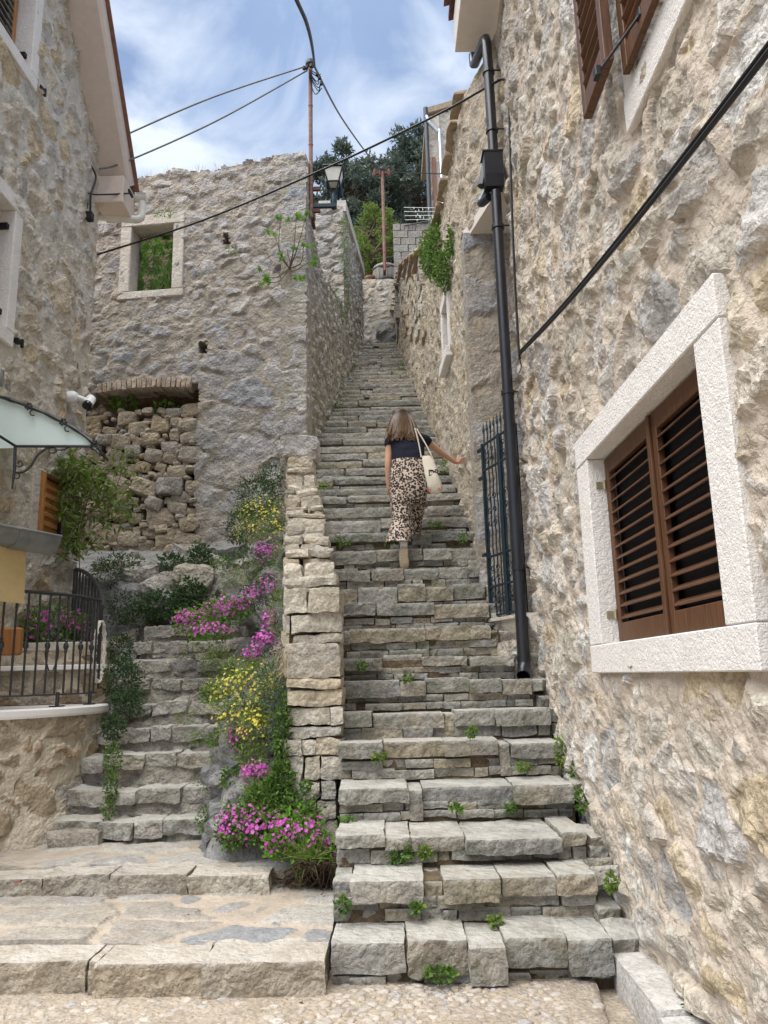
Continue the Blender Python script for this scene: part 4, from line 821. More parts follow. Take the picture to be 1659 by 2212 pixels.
# glass canopy with iron bracket
cn = thing('glass_canopy', 'curved frosted green glass door canopy on black iron brackets', 'canopy', lp(7.2, 4.0))
CY = 7.3; arcp = catmull([at(206, 962, Y=CY), at(165, 931, Y=CY), at(110, 901, Y=CY), at(50, 876, Y=CY), at(0, 860, Y=CY), at(-60, 850, Y=CY), at(-110, 852, Y=CY)], 4)
bk = np.array((-.06, .5, .0)); zt0 = arcp[0][2]; nA = len(arcp)
gl_ = MB(); vv_ = [p_ for p_ in arcp]+[p_+bk for p_ in arcp]; up8 = np.array((0, 0, .008)); gl_.add([p_ for p_ in vv_]+[p_+up8 for p_ in vv_], [(i, i+1, nA+i+1, nA+i) for i in range(nA-1)]+[(2*nA+nA+i, 2*nA+nA+i+1, 2*nA+i+1, 2*nA+i) for i in range(nA-1)]+[(i, 2*nA+i, 2*nA+i+1, i+1) for i in range(nA-1)]); gl_.build('glass_panel', M['frost'], cn)
pE = [(p_[0], p_[2]) for p_ in arcp]+[(arcp[-1][0], zt0)]; gl_ = MB(); gl_.prism(pE, lambda a, c, d: (a, d, c), CY+.02, CY+.03); gl_.build('glass_end', M['frost'], cn)
m = MB(); m.tube([p_+np.array((0, -.01, .012)) for p_ in arcp], [.02+.005*math.sin(i*1.9) for i in range(nA)], 8); m.build('arched_bar', M['iron'], cn)
m = MB(); m.tube([p_+bk for p_ in arcp], .014, 6); m.build('arched_bar', M['iron'], cn)
m = MB(); m.tube([at(207, 964, Y=CY), at(34, 964, Y=CY)], .014, 8); m.tube([at(207, 964, Y=CY), at(207, 964, Y=CY)+bk], .012, 6); m.build('tie_bar', M['iron'], cn)
m = MB(); m.tube([at(34, 964, Y=CY), at(-20, 930, Y=CY-.3)], .014, 8); m.build('back_bar', M['iron'], cn)
for i_ in (0, 6, 11):
    p_ = arcp[i_]+np.array((0, -.03, .01)); m = MB()
    for q in range(7): m.lathe(p_+np.array((.03*math.cos(q*.9), 0, .03*math.sin(q*.9))), [(.001, -.012), (.014, 0), (.001, .012)], 6, 1)
    m.tube([p_+np.array((.05+.03*math.cos(t_), 0, -.07+.03*math.sin(t_))) for t_ in np.linspace(1.2, 5.2, 9)], .007, 5); m.build('rosette', M['iron'], cn)
cb_ = lambda u, v: at(u, v, Y=CY)
m = MB(); m.tube([cb_(33, 964), cb_(31, 1020), cb_(26, 1056)], [.016, .015, .008], 8); m.tube(catmull([cb_(34, 1021), cb_(52, 1019), cb_(68, 1005), cb_(80, 985), cb_(98, 970), cb_(108, 968)], 6), .011, 6)
m.tube([cb_(43+11*(1-t_/14)*math.cos(t_), 1001-11*(1-t_/14)*math.sin(t_)) for t_ in np.linspace(3.6, 10, 22)], .008, 5); m.tube([cb_(36+6*math.cos(t_), 1028-6*math.sin(t_)) for t_ in np.linspace(-4, 1, 12)], .007, 5); m.tube([cb_(114+8*math.cos(t_), 973-6*math.sin(t_)) for t_ in np.linspace(3, 9, 14)], .007, 5); m.tube(catmull([cb_(118, 972), cb_(135, 972), cb_(150, 966)], 5), .008, 5)
m.build('scroll_bracket', M['iron'], cn)
# porch gutter, ochre reveal and letter box at the left edge
pr = thing('porch_roof', 'grey half-round zinc gutter on the ochre porch at the left edge', 'porch', (-3.4, 6.4, 1.4))
G0, G1 = np.array((-3.62, 5.3, 2.86)), np.array((-2.98, 6.72, 2.86)); gdv = (G1-G0)/np.linalg.norm(G1-G0); gnv = np.array((gdv[1], -gdv[0], 0))
arc = [(.13*math.cos(q), .14*math.sin(q)) for q in np.linspace(math.pi, 2*math.pi, 15)]; arc2 = [(.122*math.cos(q), .132*math.sin(q)) for q in np.linspace(2*math.pi, math.pi, 15)]
m = MB(); m.prism(arc+arc2, lambda a_, c, d: G0+gdv*d+gnv*a_+np.array((0, 0, c)), 0, 1.15); m.tube([G0+gnv*.135+np.array((0, 0, .005)), G0+gdv*1.15+gnv*.135+np.array((0, 0, .005))], .013, 8); m.build('gutter', M['zinc'], pr, True)
m = MB(); m.prism([(.138*math.cos(q), .148*math.sin(q)) for q in np.linspace(math.pi, 2*math.pi, 15)]+arc2, lambda a_, c, d: G0+gdv*d+gnv*a_+np.array((0, 0, c)), 1.13, 1.56); m.tube([G0+gdv*1.13+gnv*.14+np.array((0, 0, .006)), G0+gdv*1.56+gnv*.14+np.array((0, 0, .006))], .013, 8); m.prism([(.13*math.cos(q), .14*math.sin(q)) for q in np.linspace(math.pi, 2*math.pi, 15)], lambda a_, c, d: G0+gdv*d+gnv*a_+np.array((0, 0, c)), 1.545, 1.556); m.build('gutter_end', M['zinc'], pr, True)
m = MB(); P_ = [at(-235, 1190, Y=6.55), at(57, 1190, Y=6.55), at(52, 1304, Y=6.55), at(-235, 1278, Y=6.55)]; Bk = np.array((-.3, -.9, 0)); m.add([*P_, *[p+Bk for p in P_]], [(0, 1, 2, 3), (7, 6, 5, 4), (0, 4, 5, 1), (1, 5, 6, 2), (2, 6, 7, 3), (3, 7, 4, 0)]); m.build('ochre_beam', M['yel'], pr)
wa_, wb_ = lp(5.3, 0), lp(6.72, 0); ga_, gb_ = G0-gnv*.1, G0+gdv*1.56-gnv*.1; m = MB(); m.add([(ga_[0], ga_[1], z_) for z_ in (2.79, 2.85)]+[(gb_[0], gb_[1], z_) for z_ in (2.79, 2.85)]+[(wb_[0], wb_[1], z_) for z_ in (2.79, 2.85)]+[(wa_[0], wa_[1], z_) for z_ in (2.79, 2.85)], [(0, 2, 4, 6), (7, 5, 3, 1), (0, 1, 3, 2), (2, 3, 5, 4), (4, 5, 7, 6), (6, 7, 1, 0)]); m.build('porch_slab', M['yel'], pr)
m = MB(); m.box(at(10, 1386, Y=7.3), (.32, .1, .26), bev=.02); tag(m.build('letter_box', M['wood2']), 'flat wooden letter box behind the railing at the left edge', 'letter box')
# ================================================================ rock, old stairs, parapet, terrace
LST = [(6.85, .28)]
LSV = [1776, 1711, 1636, 1578.6, 1522.5, 1473, 1430.7, 1391.6, 1357.6]; yy = 6.85; LPTS = []
for k, v in enumerate(LSV): LPTS.append((yy, at(340, v, Y=yy)[2])); yy += .275
def lsz(y):   # smooth slope of the old stairs
    return np.interp(y, [6.6, 6.85, 9.2, 9.6, 11.4], [.28, .3, LPTS[-1][1], LPTS[-1][1]+.1, 3.55])
def zhill(X, Y):
    base = lsz(Y)-.16
    st = sst((X+1.56)/.22)          # outcrop rises towards the parapet
    rock_h = np.interp(Y, [6.0, 6.3, 7, 8, 9, 10, 11.3], [.26, .34, .9, 1.75, 2.6, 3.3, 3.75])
    out = np.maximum(rock_h, base+.1)+.18*np.exp(-((X+1.2)/.25)**2)
    back = sst((Y-9.1)/.5); bz = np.interp(Y, [9.0, 9.35, 9.6, 10.2, 10.9, 11.5], [2.0, 2.35, 2.75, 3.05, 3.35, 3.6])
    z = base*(1-st)+out*st; z = np.maximum(z, back*bz+(1-back)*-1)
    return z
def zh2(X, Y):
    P = np.stack((X, Y, zhill(X, Y)), -1); a = .12+.5*sst((X+1.6)/.3)
    return zhill(X, Y)-.4*sst((6.2-Y)/.25)+(ridge(P, 2.2, 4, 3)*.16+ridge(P, 6.5, 3, 8)*.06)*np.clip(a, .25, .8)-.02
hill = pave_grid(-4.4, -.72, 5.95, 11.6, .026, zh2, 'rock_outcrop', M['rock'], 'structure'); hill.data.polygons.foreach_set('use_smooth', np.zeros(len(hill.data.polygons), bool))
rgk = np.random.default_rng(31); kk = 0
for k in range(115):       # bedrock knuckles of the outcrop and rubble of the slope above the old stairs
    if k < 60 or k > 94: x, y = rgk.uniform(-1.45, -.95), (6.35+k*.073 if k < 60 else 6.3+(k-95)*.07); y_ = y; sz = rgk.uniform(.18, .4)*(1+.5*(25 < k < 90)) if y_ > 6.9 else rgk.uniform(.13, .24); mt = M['rock']
    else: x, y = rgk.uniform(-3.8, -1.6), rgk.uniform(9.35, 10.9); sz = rgk.uniform(.15, .5); mt = M['rock'] if k % 3 == 0 else M['lstair']
    z_ = float(zhill(np.array(x), np.array(y))); o = rock('boulder', (x, y, z_-sz*.12), (sz*1.1, sz*.9, sz*.85), mt, hill, res=.05, rough=.05, rnd=.35, seed=3300+k, R=rotz(rgk.random()*6)@rotx(rgk.normal()*.4)@roty(rgk.normal()*.3), facet=.95, maxn=12, ff=4)
# old stairs: one continuous rubble face that follows the treads
ls = thing('old_rubble_stairs', 'narrow worn steps of grey rubble and cement climbing left of the flowery rock', 'staircase', (-2.2, 6.85, .28))
prof_ = []; pz = .26
for (y0, z0) in LPTS: prof_ += [(y0, pz), (y0+.02, z0-.015), (y0+.045, z0)]; pz = z0+.012
prof_.append((LPTS[-1][0]+.5, pz)); pa = np.array(prof_); seg = np.r_[0, np.cumsum(np.hypot(*np.diff(pa, axis=0).T))]
def map_ls(s, t, n):
    y = np.interp(t, seg, pa[:, 0]); z = np.interp(t, seg, pa[:, 1]); dy = np.gradient(y, axis=0); dz = np.gradient(z, axis=0); l = np.hypot(dy, dz)+1e-9
    sag = .03*np.sin(s*4+y*2); return np.stack((-2.83+s+.0*y, y-n*dz/l+sag, z+n*dy/l+.02*fbm(np.stack((s, y, s*0), -1), 3, 2, 4)), -1)
sd = row_seeds(1.45, seg[-1], (.07, .15), (.09, .24), 51, .45)
hwall(ls, map_ls, 1.42, seg[-1], .02, sd, M['lstair'], joint=.004, ew=.03, hs=(-.02, .02), facet=.3, rough=.024, rf=14, mamp=.016, warp=.05, skirt=.25, seed=51, p=2.3)
rgk = np.random.default_rng(41)
for i, (y0, z0) in enumerate(LPTS):
    x = -2.84
    while x < -1.48:
        w_ = rgk.uniform(.14, .42); rock('nosing_stone', (x+w_/2, y0+.09+rgk.normal()*.02+.03*math.sin(x*4+y0*2), z0-.035+rgk.normal()*.01), (w_*1.01, .27, rgk.uniform(.1, .14)), M['lstair'], ls, res=.03, rough=.018, rnd=.1, seed=3500+int(x*100)+i*400+900, R=rotz(rgk.normal()*.04)@roty(rgk.normal()*.03), facet=.35, maxn=14, ff=9, worn=True); x += w_
rock('bottom_step', (-2.62, 6.83, .33), (.46, .3, .13), M['kerb'], ls, res=.04, rough=.012, rnd=.2, seed=77, maxn=12)
# ---- dry stone parapet beside the main stairs
pp = thing('dry_stone_parapet', 'stacked limestone block parapet stepping up the left side of the main stairs', 'wall', (-.6, 6.2, .5))
PCO = [(1272, 1326, [0, .42, 1], -.02), (1326, 1368, [0, .08, 1], 0), (1370, 1390, [.1, 1], .01), (1390, 1463, [0, 1], -.03), (1464, 1488, [.06, 1], .0), (1489, 1526, [.04, 1], .0), (1528, 1568, [.06, .78, 1], .01), (1570, 1594, [.06, .45, 1], .01), (1596, 1634, [0, .28, .55, 1], -.01), (1635, 1688, [0, .32, .62, 1], .0), (1689, 1728, [0, .68, 1], .0), (1729, 1772, [0, .2, .6, 1], .01), (1773, 1830, [.0, .45, 1], .02)]
rq = np.random.default_rng(14); kk = 0
for (v0, v1, cu, dy) in PCO:
    z1, z0 = at(680, v0, Y=6.2)[2], at(680, v1, Y=6.2)[2]; x0 = -.82+.04*(v0 > 1640); x1 = -.365-.06*(v0 > 1640)
    for a, b_ in zip(cu[:-1], cu[1:]):
        rock('stone', (x0+(x1-x0)*(a+b_)/2, 6.2+.2+dy+rq.normal()*.012, (z0+z1)/2), ((x1-x0)*(b_-a)-.002, .42, z1-z0-.003), M['parapet'], pp, res=.026, rough=.014, rnd=.12, seed=1500+kk, R=rotz(rq.normal()*.03)@roty(rq.normal()*.015), maxn=18, facet=.4, ff=7); kk += 1
for j in range(15):
    y0 = 6.5+j*.31; cx = np.interp(y0, [6.2, 11], [-.6, -1.25]); w_ = np.interp(y0, [6.2, 11], [.47, .36]); zt_ = 2.28+(y0-6.2)*.55+rq.normal()*.02; zb_ = zt_-.75
    # lower body course and two or three upper courses per ledge
    z = zb_
    while z < zt_-.03:
        hh = min(rq.uniform(.09, .2), zt_-z); c_ = sorted([0, *(rq.uniform(.25, .75, rq.integers(0, 3))), 1])
        for a, b_ in zip(c_[:-1], c_[1:]):
            if b_-a < .12: continue
            tp = z+hh > zt_-.06; rock('stone', (cx-w_/2+w_*(a+b_)/2, y0+.16+rq.normal()*.02, z+hh/2), (w_*(b_-a)-.008, .36, hh*rq.uniform(.92, 1.04)), M['parapet'], pp, res=.035, rough=.016, rnd=.4 if tp else .18, seed=1600+kk, R=rotz(rq.normal()*.08)@roty(rq.normal()*.05), facet=.7 if tp else .45, maxn=12, tone=(.9 if (tp and rq.random() < .5) else None)); kk += 1
        z += hh
m = MB(); m.add([(-.8, 6.35, .2), (-.4, 6.35, .2), (-.4, 6.35, 2.0), (-.8, 6.35, 2.0), (-1.4, 11, .2), (-1.1, 11, .2), (-1.1, 11, 4.7), (-1.4, 11, 4.7)], [(0, 1, 2, 3), (7, 6, 5, 4), (0, 4, 5, 1), (1, 5, 6, 2), (2, 6, 7, 3), (3, 7, 4, 0)]); m.build('packed_earth', M['soil'], pp)
# ---- round terrace with railing
ter = thing('round_terrace', 'rounded terrace wall of crazy-paved tan stone with a white slab edge', 'terrace', (-4.1, 7.5, .28))
TC = np.array((-4.15, 7.62)); TR = 1.34
def tarc(a, r, z): return np.stack((TC[0]+r*np.cos(a), TC[1]+r*np.sin(a), z+0*a), -1)
A0, A1 = math.radians(-118), math.radians(14)
def map_t(s, t, n): a = A0+s/TR; z = .2+t; r = TR+n-.0*t+.10*sst((.5-t)/.6); return np.stack((TC[0]+r*np.cos(a), TC[1]+r*np.sin(a), z), -1)
sd = row_seeds((A1-A0)*TR, 1.2, (.2, .4), (.2, .45), 52, .5)
hwall(ter, map_t, (A1-A0)*TR, 1.12, .024, sd, M['terr'], joint=.02, ew=.014, hs=(.012, .036), facet=.18, rough=.016, rf=10, mamp=.008, warp=.09, wf=3.5, skirt=.3, seed=52, p=2.)
m = MB(); an = np.linspace(A0, A1, 40); ring = [(TR+.05, 1.31), (TR+.055, 1.33), (TR+.055, 1.375), (TR+.04, 1.39), (.2, 1.39), (.2, 1.31)]
vv_ = [tuple(tarc(np.array(a), r, z)) for a in an for r, z in ring]; n_ = len(ring); ff_ = [(i*n_+k, i*n_+(k+1) % n_, (i+1)*n_+(k+1) % n_, (i+1)*n_+k) for i in range(len(an)-1) for k in range(n_)]+[tuple(range(n_)), tuple((len(an)-1)*n_+k for k in range(n_))[::-1]]
m.add(vv_, ff_); m.build('edge_slab', M['sill'], ter)
m = MB(); m.lathe((TC[0], TC[1], 0), [(TR-.2, .2), (TR-.2, 1.3)], 40); m.build('fill', M['soil'], ter)
# railing
rl = thing('terrace_railing', 'curved dark iron railing with collared balusters on the white terrace edge', 'railing', (-3.0, 6.9, 1.39))
RR = TR-.06; ra = np.radians(np.linspace(-108, 6, 40))
m = MB(); m.tube([tarc(np.array(a), RR, 2.40) for a in ra], .016, 8); m.build('top_rail', M['iron'], rl, True); m = MB(); m.tube([tarc(np.array(a), RR, 1.50) for a in ra], .009, 6); m.build('bottom_rail', M['iron'], rl, True)
rail2 = []
for k, a in enumerate(np.radians(np.arange(-104, 6.1, 4.6))):
    p_ = tarc(np.array(a), RR, 0); m = MB(); m.tube([(p_[0], p_[1], z+0) for z in np.linspace(1.5, 2.4, 12)], .0095, 6)
    if k % 2 == 0: m.lathe((p_[0], p_[1], 1.93), [(.01, -.06), (.018, -.05), (.012, -.035), (.024, -.012), (.024, .012), (.012, .035), (.018, .05), (.01, .06)], 10)
    m.build('baluster', M['iron'], rl, True)
for a in np.radians((-62, -24, -2)):
    p_ = tarc(np.array(a), RR, 0); m = MB(); m.tube([(p_[0], p_[1], 1.395), (p_[0], p_[1], 1.52)], .018, 8); m.box((p_[0], p_[1], 1.398), (.12, .07, .012), rotz(a+math.pi/2)); m.build('foot_plate', M['iron'], rl)
# heart-shaped scroll on the railing
m = MB(); pc = tarc(np.array(math.radians(-27)), RR-.03, 1.85); tv = np.array((-math.sin(math.radians(-27)), math.cos(math.radians(-27)), 0))
for sg in (1, -1): m.tube([pc+tv*sg*(.03+.05*math.sin(q)*.8)*(1 if q > .2 else q*5)+np.array((0, 0, .16-q*.09)) for q in np.linspace(0, 3.3, 16)], .007, 5)
m.tube([pc+tv*.05*math.cos(q)+np.array((0, 0, .2+.04*math.sin(q))) for q in np.linspace(0, 6.28, 13)], .012, 6); m.build('scroll', M['iron'], rl)
# second, rising handrail at the back
sr = thing('stair_handrail', 'curved dark iron handrail rising behind the terrace toward the ruin', 'railing', (-3.1, 8.6, 1.4))
hp_ = catmull([at(222, 1312, Y=7.75), at(218, 1280, Y=8.1), at(200, 1250, Y=8.5), at(180, 1234, Y=8.8), at(164, 1230, Y=8.95)], 6); m = MB(); m.tube(hp_, .022, 8); m.build('top_rail', M['iron'], sr, True)
for k in range(2, len(hp_), 2):
    p_ = hp_[k]; m = MB(); m.tube([(p_[0], p_[1], p_[2]-.85), (p_[0], p_[1], p_[2])], .01, 6); m.build('baluster', M['iron'], sr, True)
m = MB(); p_ = hp_[-1]; m.tube([p_, (p_[0], p_[1], 1.9)], .028, 8); m.build('end_post', M['iron'], sr, True)
# planter wall behind the railing
pl_ = thing('stone_planter', 'tan stone planter wall with white ledge behind the terrace railing', 'planter', (-3.6, 8.2, 1.4))
sd = row_seeds(1.5, .5, (.2, .26), (.25, .5), 53, .3)
hwall(pl_, planar((-4.3, 7.95, 1.39), (1, .05, 0), (.05, -1, 0)), 1.42, .34, .03, sd, M['terr'], joint=.012, ew=.02, hs=(0, .012), facet=.06, rough=.006, mamp=.005, skirt=.2, seed=53, cap=40, p=2.2)
m = MB(); m.box((-3.6, 8.12, 1.755), (1.45, .42, .05), rotz(.05), bev=.006); m.build('white_ledge', M['sill'], pl_)
sd = row_seeds(1.5, .5, (.14, .2), (.2, .4), 54, .3)
hwall(pl_, planar((-4.3, 8.2, 1.78), (1, .05, 0), (.05, -1, 0)), 1.3, .24, .03, sd, M['terr'], joint=.012, ew=.02, hs=(0, .012), facet=.06, rough=.006, mamp=.005, skirt=.2, seed=54, cap=40, p=2.2)
m = MB(); m.box((-3.65, 8.42, 1.98), (1.3, .4, .09), rotz(.05), bev=.01); m.build('coping', M['oldframe'], pl_); m = MB(); m.box((-3.65, 8.5, 1.9), (1.2, .5, .25)); m.build('soil', M['soil'], pl_)
# mooring rope ring hung on the railing
rp2 = tarc(np.array(math.radians(8)), TR-.02, 1.9); m = MB()
for tw in range(3): m.tube([rp2+np.array((-.04+.02*math.sin(a*9+tw*2.1)*.6, .0+.13*math.cos(a), .3*math.sin(a)))+.007*np.array((math.cos(a*26+tw*2.1), 0, math.sin(a*26+tw*2.1))) for a in np.linspace(0, 2*math.pi, 90)[:-1]], .008, 6, closed=True)
tag(m.build('rope_ring', M['rope'], smooth=True), 'white twisted rope ring hanging at the end of the terrace railing', 'rope')
# ================================================================ upper passage
p2 = thing('passage_wall', 'mossy rubble wall with a block pillar and sloping coping on the upper left', 'wall', (-.85, 15.7, 8.5))
PX2 = wallx(15.7)
sd = np.array([(.2+(k % 2)*.16, .1+k*.33, .2, .16) for k in range(14)]+[(.52-(k % 2)*.06, .26+k*.33, .18, .16) for k in range(14)])
hwall(p2, planar((PX2-.6, 15.7, 8.3), (1, 0, 0), (0, -1, 0)), .62, 4.0, .045, sd, M['ruin'], keep=lambda s, t: 8.3+t < 12.15+.06*vn(np.stack((s, t, s*0), -1)*4, 3), joint=.012, ew=.03, hs=(0, .03), facet=.1, rough=.024, rf=8, mamp=.012, mlev=-.02, warp=.06, skirt=.4, seed=61, cap=40, p=3)
sd = row_seeds(5.0, 7, (.1, .2), (.16, .4), 62, .35)
hwall(p2, planar((PX2, 15.7, 7.0), Sw, Nw), 4.85, 6.4, .05, sd, M['ruinside'], keep=lambda s, t: 7.0+t < 12.1+s*.19+.08*vn(np.stack((s, t, s*0), -1)*3, 3)-.5*(s < .25), joint=.008, ew=.03, hs=(-.014, .032), facet=.35, rough=.024, rf=10, mamp=.014, mlev=-.015, skirt=.4, seed=62, cap=250, p=2.6)
m = MB(); m.add([(-1.5, 15.95, 6.5), (PX2-.2, 15.95, 6.5), (-.65, 20.4, 6.5), (-1.5, 20.4, 6.5), (-1.5, 15.95, 11.9), (PX2-.2, 15.95, 11.9), (-.65, 20.4, 12.7), (-1.5, 20.4, 12.7)], [(3, 2, 1, 0), (4, 5, 6, 7), (0, 1, 5, 4), (1, 2, 6, 5), (2, 3, 7, 6), (3, 0, 4, 7)]); m.build('masonry_core', M['ruinside'], p2)
m = MB(); m.add([(-1.35, 15.95, 12.14), (wallx(15.95)+.06, 15.95, 12.14), (wallx(20.5)+.06, 20.5, 13.02), (-1.0, 20.5, 13.02), (-1.35, 15.95, 12.42), (wallx(15.95)+.06, 15.95, 12.42), (wallx(20.5)+.06, 20.5, 13.22), (-1.0, 20.5, 13.22)], [(3, 2, 1, 0), (4, 5, 6, 7), (0, 1, 5, 4), (1, 2, 6, 5), (2, 3, 7, 6), (3, 0, 4, 7)]); m.build('coping', M['concrete'], p2)
# end wall with barrel, pot and rock
ew_ = thing('end_wall', 'pale patchwork stone wall closing the top of the stairway', 'wall', (0, 21, 10.5))
sd = row_seeds(1.6, 3, (.14, .3), (.18, .42), 65, .45)
hwall(ew_, planar((-.62, 21.0, 10.2), (1, .02, 0), (.02, -1, 0)), 1.6, 2.98, .035, sd, M['endw'], joint=.02, ew=.03, hs=(0, .03), facet=.12, rough=.012, mamp=.01, warp=.08, skirt=.4, seed=65, p=2.)
m = MB(); m.box((.1, 21.6, 11.6), (2.2, .9, 3.1)); m.build('masonry_core', M['endw'], ew_)
rk_ = thing('rock_boulder', 'dark grey bedrock bulging at the top of the stairs', 'rock', (.3, 20.8, 10.4))
rock('rock', (.28, 20.95, 10.95), (.75, .7, 1.35), M['rock'], rk_, res=.07, rough=.12, rnd=.5, seed=88, facet=.9, maxn=14, ff=3); rock('rock', (-.2, 20.85, 10.65), (.6, .6, .7), M['rock'], rk_, res=.07, rough=.1, rnd=.5, seed=89, facet=.9, maxn=12, ff=3)
br = thing('barrel_planter', 'half barrel planter of grey staves on top of the end wall', 'barrel', (.22, 21.25, 13.2))
for k in range(18):
    a0, a1 = 2*math.pi*k/18+.02, 2*math.pi*(k+1)/18-.02; m = MB(); vv_ = []
    for z_, r in ((13.14, .33), (13.35, .375), (13.55, .395), (13.72, .37)):
        for a in (a0, a1): vv_ += [(.22+r*math.cos(a), 21.35+r*math.sin(a), z_), (.22+(r-.03)*math.cos(a), 21.35+(r-.03)*math.sin(a), z_)]
    ff_ = []
    for i in range(3): q = i*4; ff_ += [(q, q+2, q+6, q+4), (q+1, q+5, q+7, q+3), (q, q+4, q+5, q+1), (q+2, q+3, q+7, q+6)]
    ff_ += [(0, 1, 3, 2), (12, 14, 15, 13)]; m.add(vv_, ff_); m.build('stave', M['woodX'], br)
for z_, r in ((13.24, .358), (13.62, .393)): m = MB(); m.lathe((.22, 21.35, z_), [(r, -.02), (r+.012, -.02), (r+.012, .02), (r, .02)], 24); m.build('hoop', M['iron'], br)
m = MB(); m.lathe((.22, 21.35, 13.5), [(.33, -.1), (.33, .12)], 20); m.build('soil', M['soil'], br)
pt = thing('terracotta_pot', 'small terracotta flower pot beside the barrel planter', 'flower pot', (-.25, 21.2, 13.2)); m = MB(); m.lathe((-.25, 21.25, 13.15), [(.1, 0), (.15, .17), (.17, .17), (.17, .23), (.14, .23), (.13, .18)], 18); m.build('pot', M['tile'], pt, True)
# grey block wall
bw = thing('block_wall', 'bare grey concrete block wall at the top right of the passage', 'wall', (.9, 19, 11))
for r in range(13):
    for k in range(4):
        x = .43+k*.41+(.2 if r % 2 else 0)-.2; z_ = 10.95+r*.215; x0 = max(x, .43); x1 = min(x+.4, 1.75)
        if x1-x0 > .05: rock('block', ((x0+x1)/2, 19.1+(x0-.4)*.05, z_+.1), (x1-x0-.012, .2, .2), M['block'], bw, res=.1, rough=.004, rnd=.04, seed=2500+r*9+k, facet=.1)
m = MB(); m.box((1.08, 19.17, 12.3), (1.28, .16, 2.84)); m.box((.55, 20.2, 12.0), (.16, 2.0, 2.6)); m.build('mortar', M['block'], bw)
# clothes lines on the wall
cl = thing('clothes_rack', 'white clothes drying rack on a black rail above the block wall', 'drying rack', (1.3, 19, 13.8))
m = MB(); m.tube([at(873, 487, Y=19), at(945, 474, Y=19)], .012, 6); m.build('rail', M['iron'], cl)
for k in range(9): a = at(873+k*9, 487-k*1.6, Y=19); m = MB(); m.tube([a, a+np.array((0, 0, .16))-np.array((0, 0, .3))], .006, 5); m.build('post', M['iron'], cl)
for k in range(4): m = MB(); m.tube([at(872+k, 448+k*9, Y=18.9), at(945+k, 449+k*8, Y=18.9)], .006, 5); m.build('line', M['white'], cl)
rgp = np.random.default_rng(2)
for k in range(14): a = at(rgp.uniform(885, 935), rgp.uniform(448, 478), Y=18.9); m = MB(); m.box(a, (.012, .012, .06)); m.build('peg', M['white'], cl)
# far house
fh = thing('far_house', 'distant stone house with grey gutter and steel downpipe at the top right', 'house', (3, 26, 15))
FA = np.array((2.05, 26.)); sd = row_seeds(5, 12, (.22, .36), (.35, .8), 66, .25)
hwall(fh, planar((2.1, 26.0, 13.5), (1, .25, 0), (.25, -1, 0)), 4.5, 10.6, .09, sd, M['endw'], keep=lambda s, t: 13.5+t < 22.75+s*.5, joint=.02, ew=.04, hs=(0, .04), facet=.1, rough=.015, mamp=.01, warp=.05, skirt=.4, seed=66, cap=200, p=3.5)
sd = row_seeds(4.2, 10, (.22, .36), (.35, .8), 67, .25)
hwall(fh, planar((2.1, 26.0, 13.5), (.16, 1, 0), (-1, .16, 0)), 4, 9.3, .15, sd, M['endw'], hs=(0, .04), skirt=.4, seed=67, cap=30)
m = MB(); m.prism([(1.98, 22.8), (6.5, 25.1), (6.5, 25.3), (1.98, 23.05)], lambda a, c, d: (a, d+(a-2)*.25, c), 25.85, 30); m.build('roof', M['tiled'], fh)
m = MB(); m.tube([(1.98, 25.8, 23.0), (1.98, 25.8, 14)], .09, 10); m.build('corner_pipe', M['iron'], fh, True)
m = MB(); m.tube(catmull([(2.0, 25.75, 22.6), (2.1, 25.75, 22.3), (2.42, 25.8, 21.9), (2.48, 25.8, 21.5), (2.48, 25.8, 16)], 5), .07, 10); m.build('downpipe', M['steel'], fh, True)
m = MB(); m.box((2.22, 25.9, 19.6), (.14, .1, 2.6), bev=.01); m.build('shutter', M['tile'], fh)
# rusty poles, lantern, wires
def pole(x, y, z0, z1, r, label, brz):
    p = thing('utility_pole', label, 'pole', (x, y, z0)); m = MB(); m.tube([(x, y, z0), (x, y, z1)], r, 12); m.build('pole', M['rust'], p, True)
    for z_ in np.arange(z0+.6, z1-.2, .75): m = MB(); m.lathe((x, y, z_), [(r, -.02), (r+.006, -.01), (r+.006, .01), (r, .02)], 12); m.build('collar', M['rust'], p)
    for z_ in brz: m = MB(); m.box((x, y, z_), (.3, .05, .06)); m.box((x, y+.25, z_), (.06, .5, .05)); m.build('wall_bracket', M['rustd'], p)
    m = MB(); m.lathe((x, y, z1), [(r+.02, -.06), (r+.05, -.02), (r+.05, .04), (r, .07)], 12); m.build('cap', M['iron'], p); return p
PT = at(668, 138, Y=11.25); PB = at(671, 470, Y=11.25); pA = pole(PT[0]+.02, 11.25, PB[2], PT[2], .034, 'rusty pole with wires and a lantern on the corner of the ruin', [PB[2]+.12, PB[2]+.52])
QT = at(825, 366, Y=20); QB = at(834, 585, Y=20); pB = pole(QT[0]+.01, 20, QB[2], QT[2], .045, 'distant rusty pole above the block wall at the top of the stairs', [QB[2]+.15, QB[2]+1.35])
m = MB(); X_, Y_, Z_ = QT[0], 20, QT[2]; m.box((X_, Y_, Z_-.12), (.5, .06, .06))
for dx in (-.22, -.05, .2): m.lathe((X_+dx, Y_, Z_-.1), [(.02, -.16), (.05, -.1), (.05, .02), (.02, .12)], 8)
m.build('insulators', M['rustd'], pB)
m = MB(); rgw = np.random.default_rng(4)
for k in range(7): a = at(678+rgw.uniform(-4, 10), 150+k*7, Y=11.2); b_ = at(690+rgw.uniform(-4, 8), 160+k*5, Y=11.1); m.tube(catmull([at(668, 150+k*3, Y=11.2), a+np.array((0, 0, -.1)), b_], 5), .008, 5)
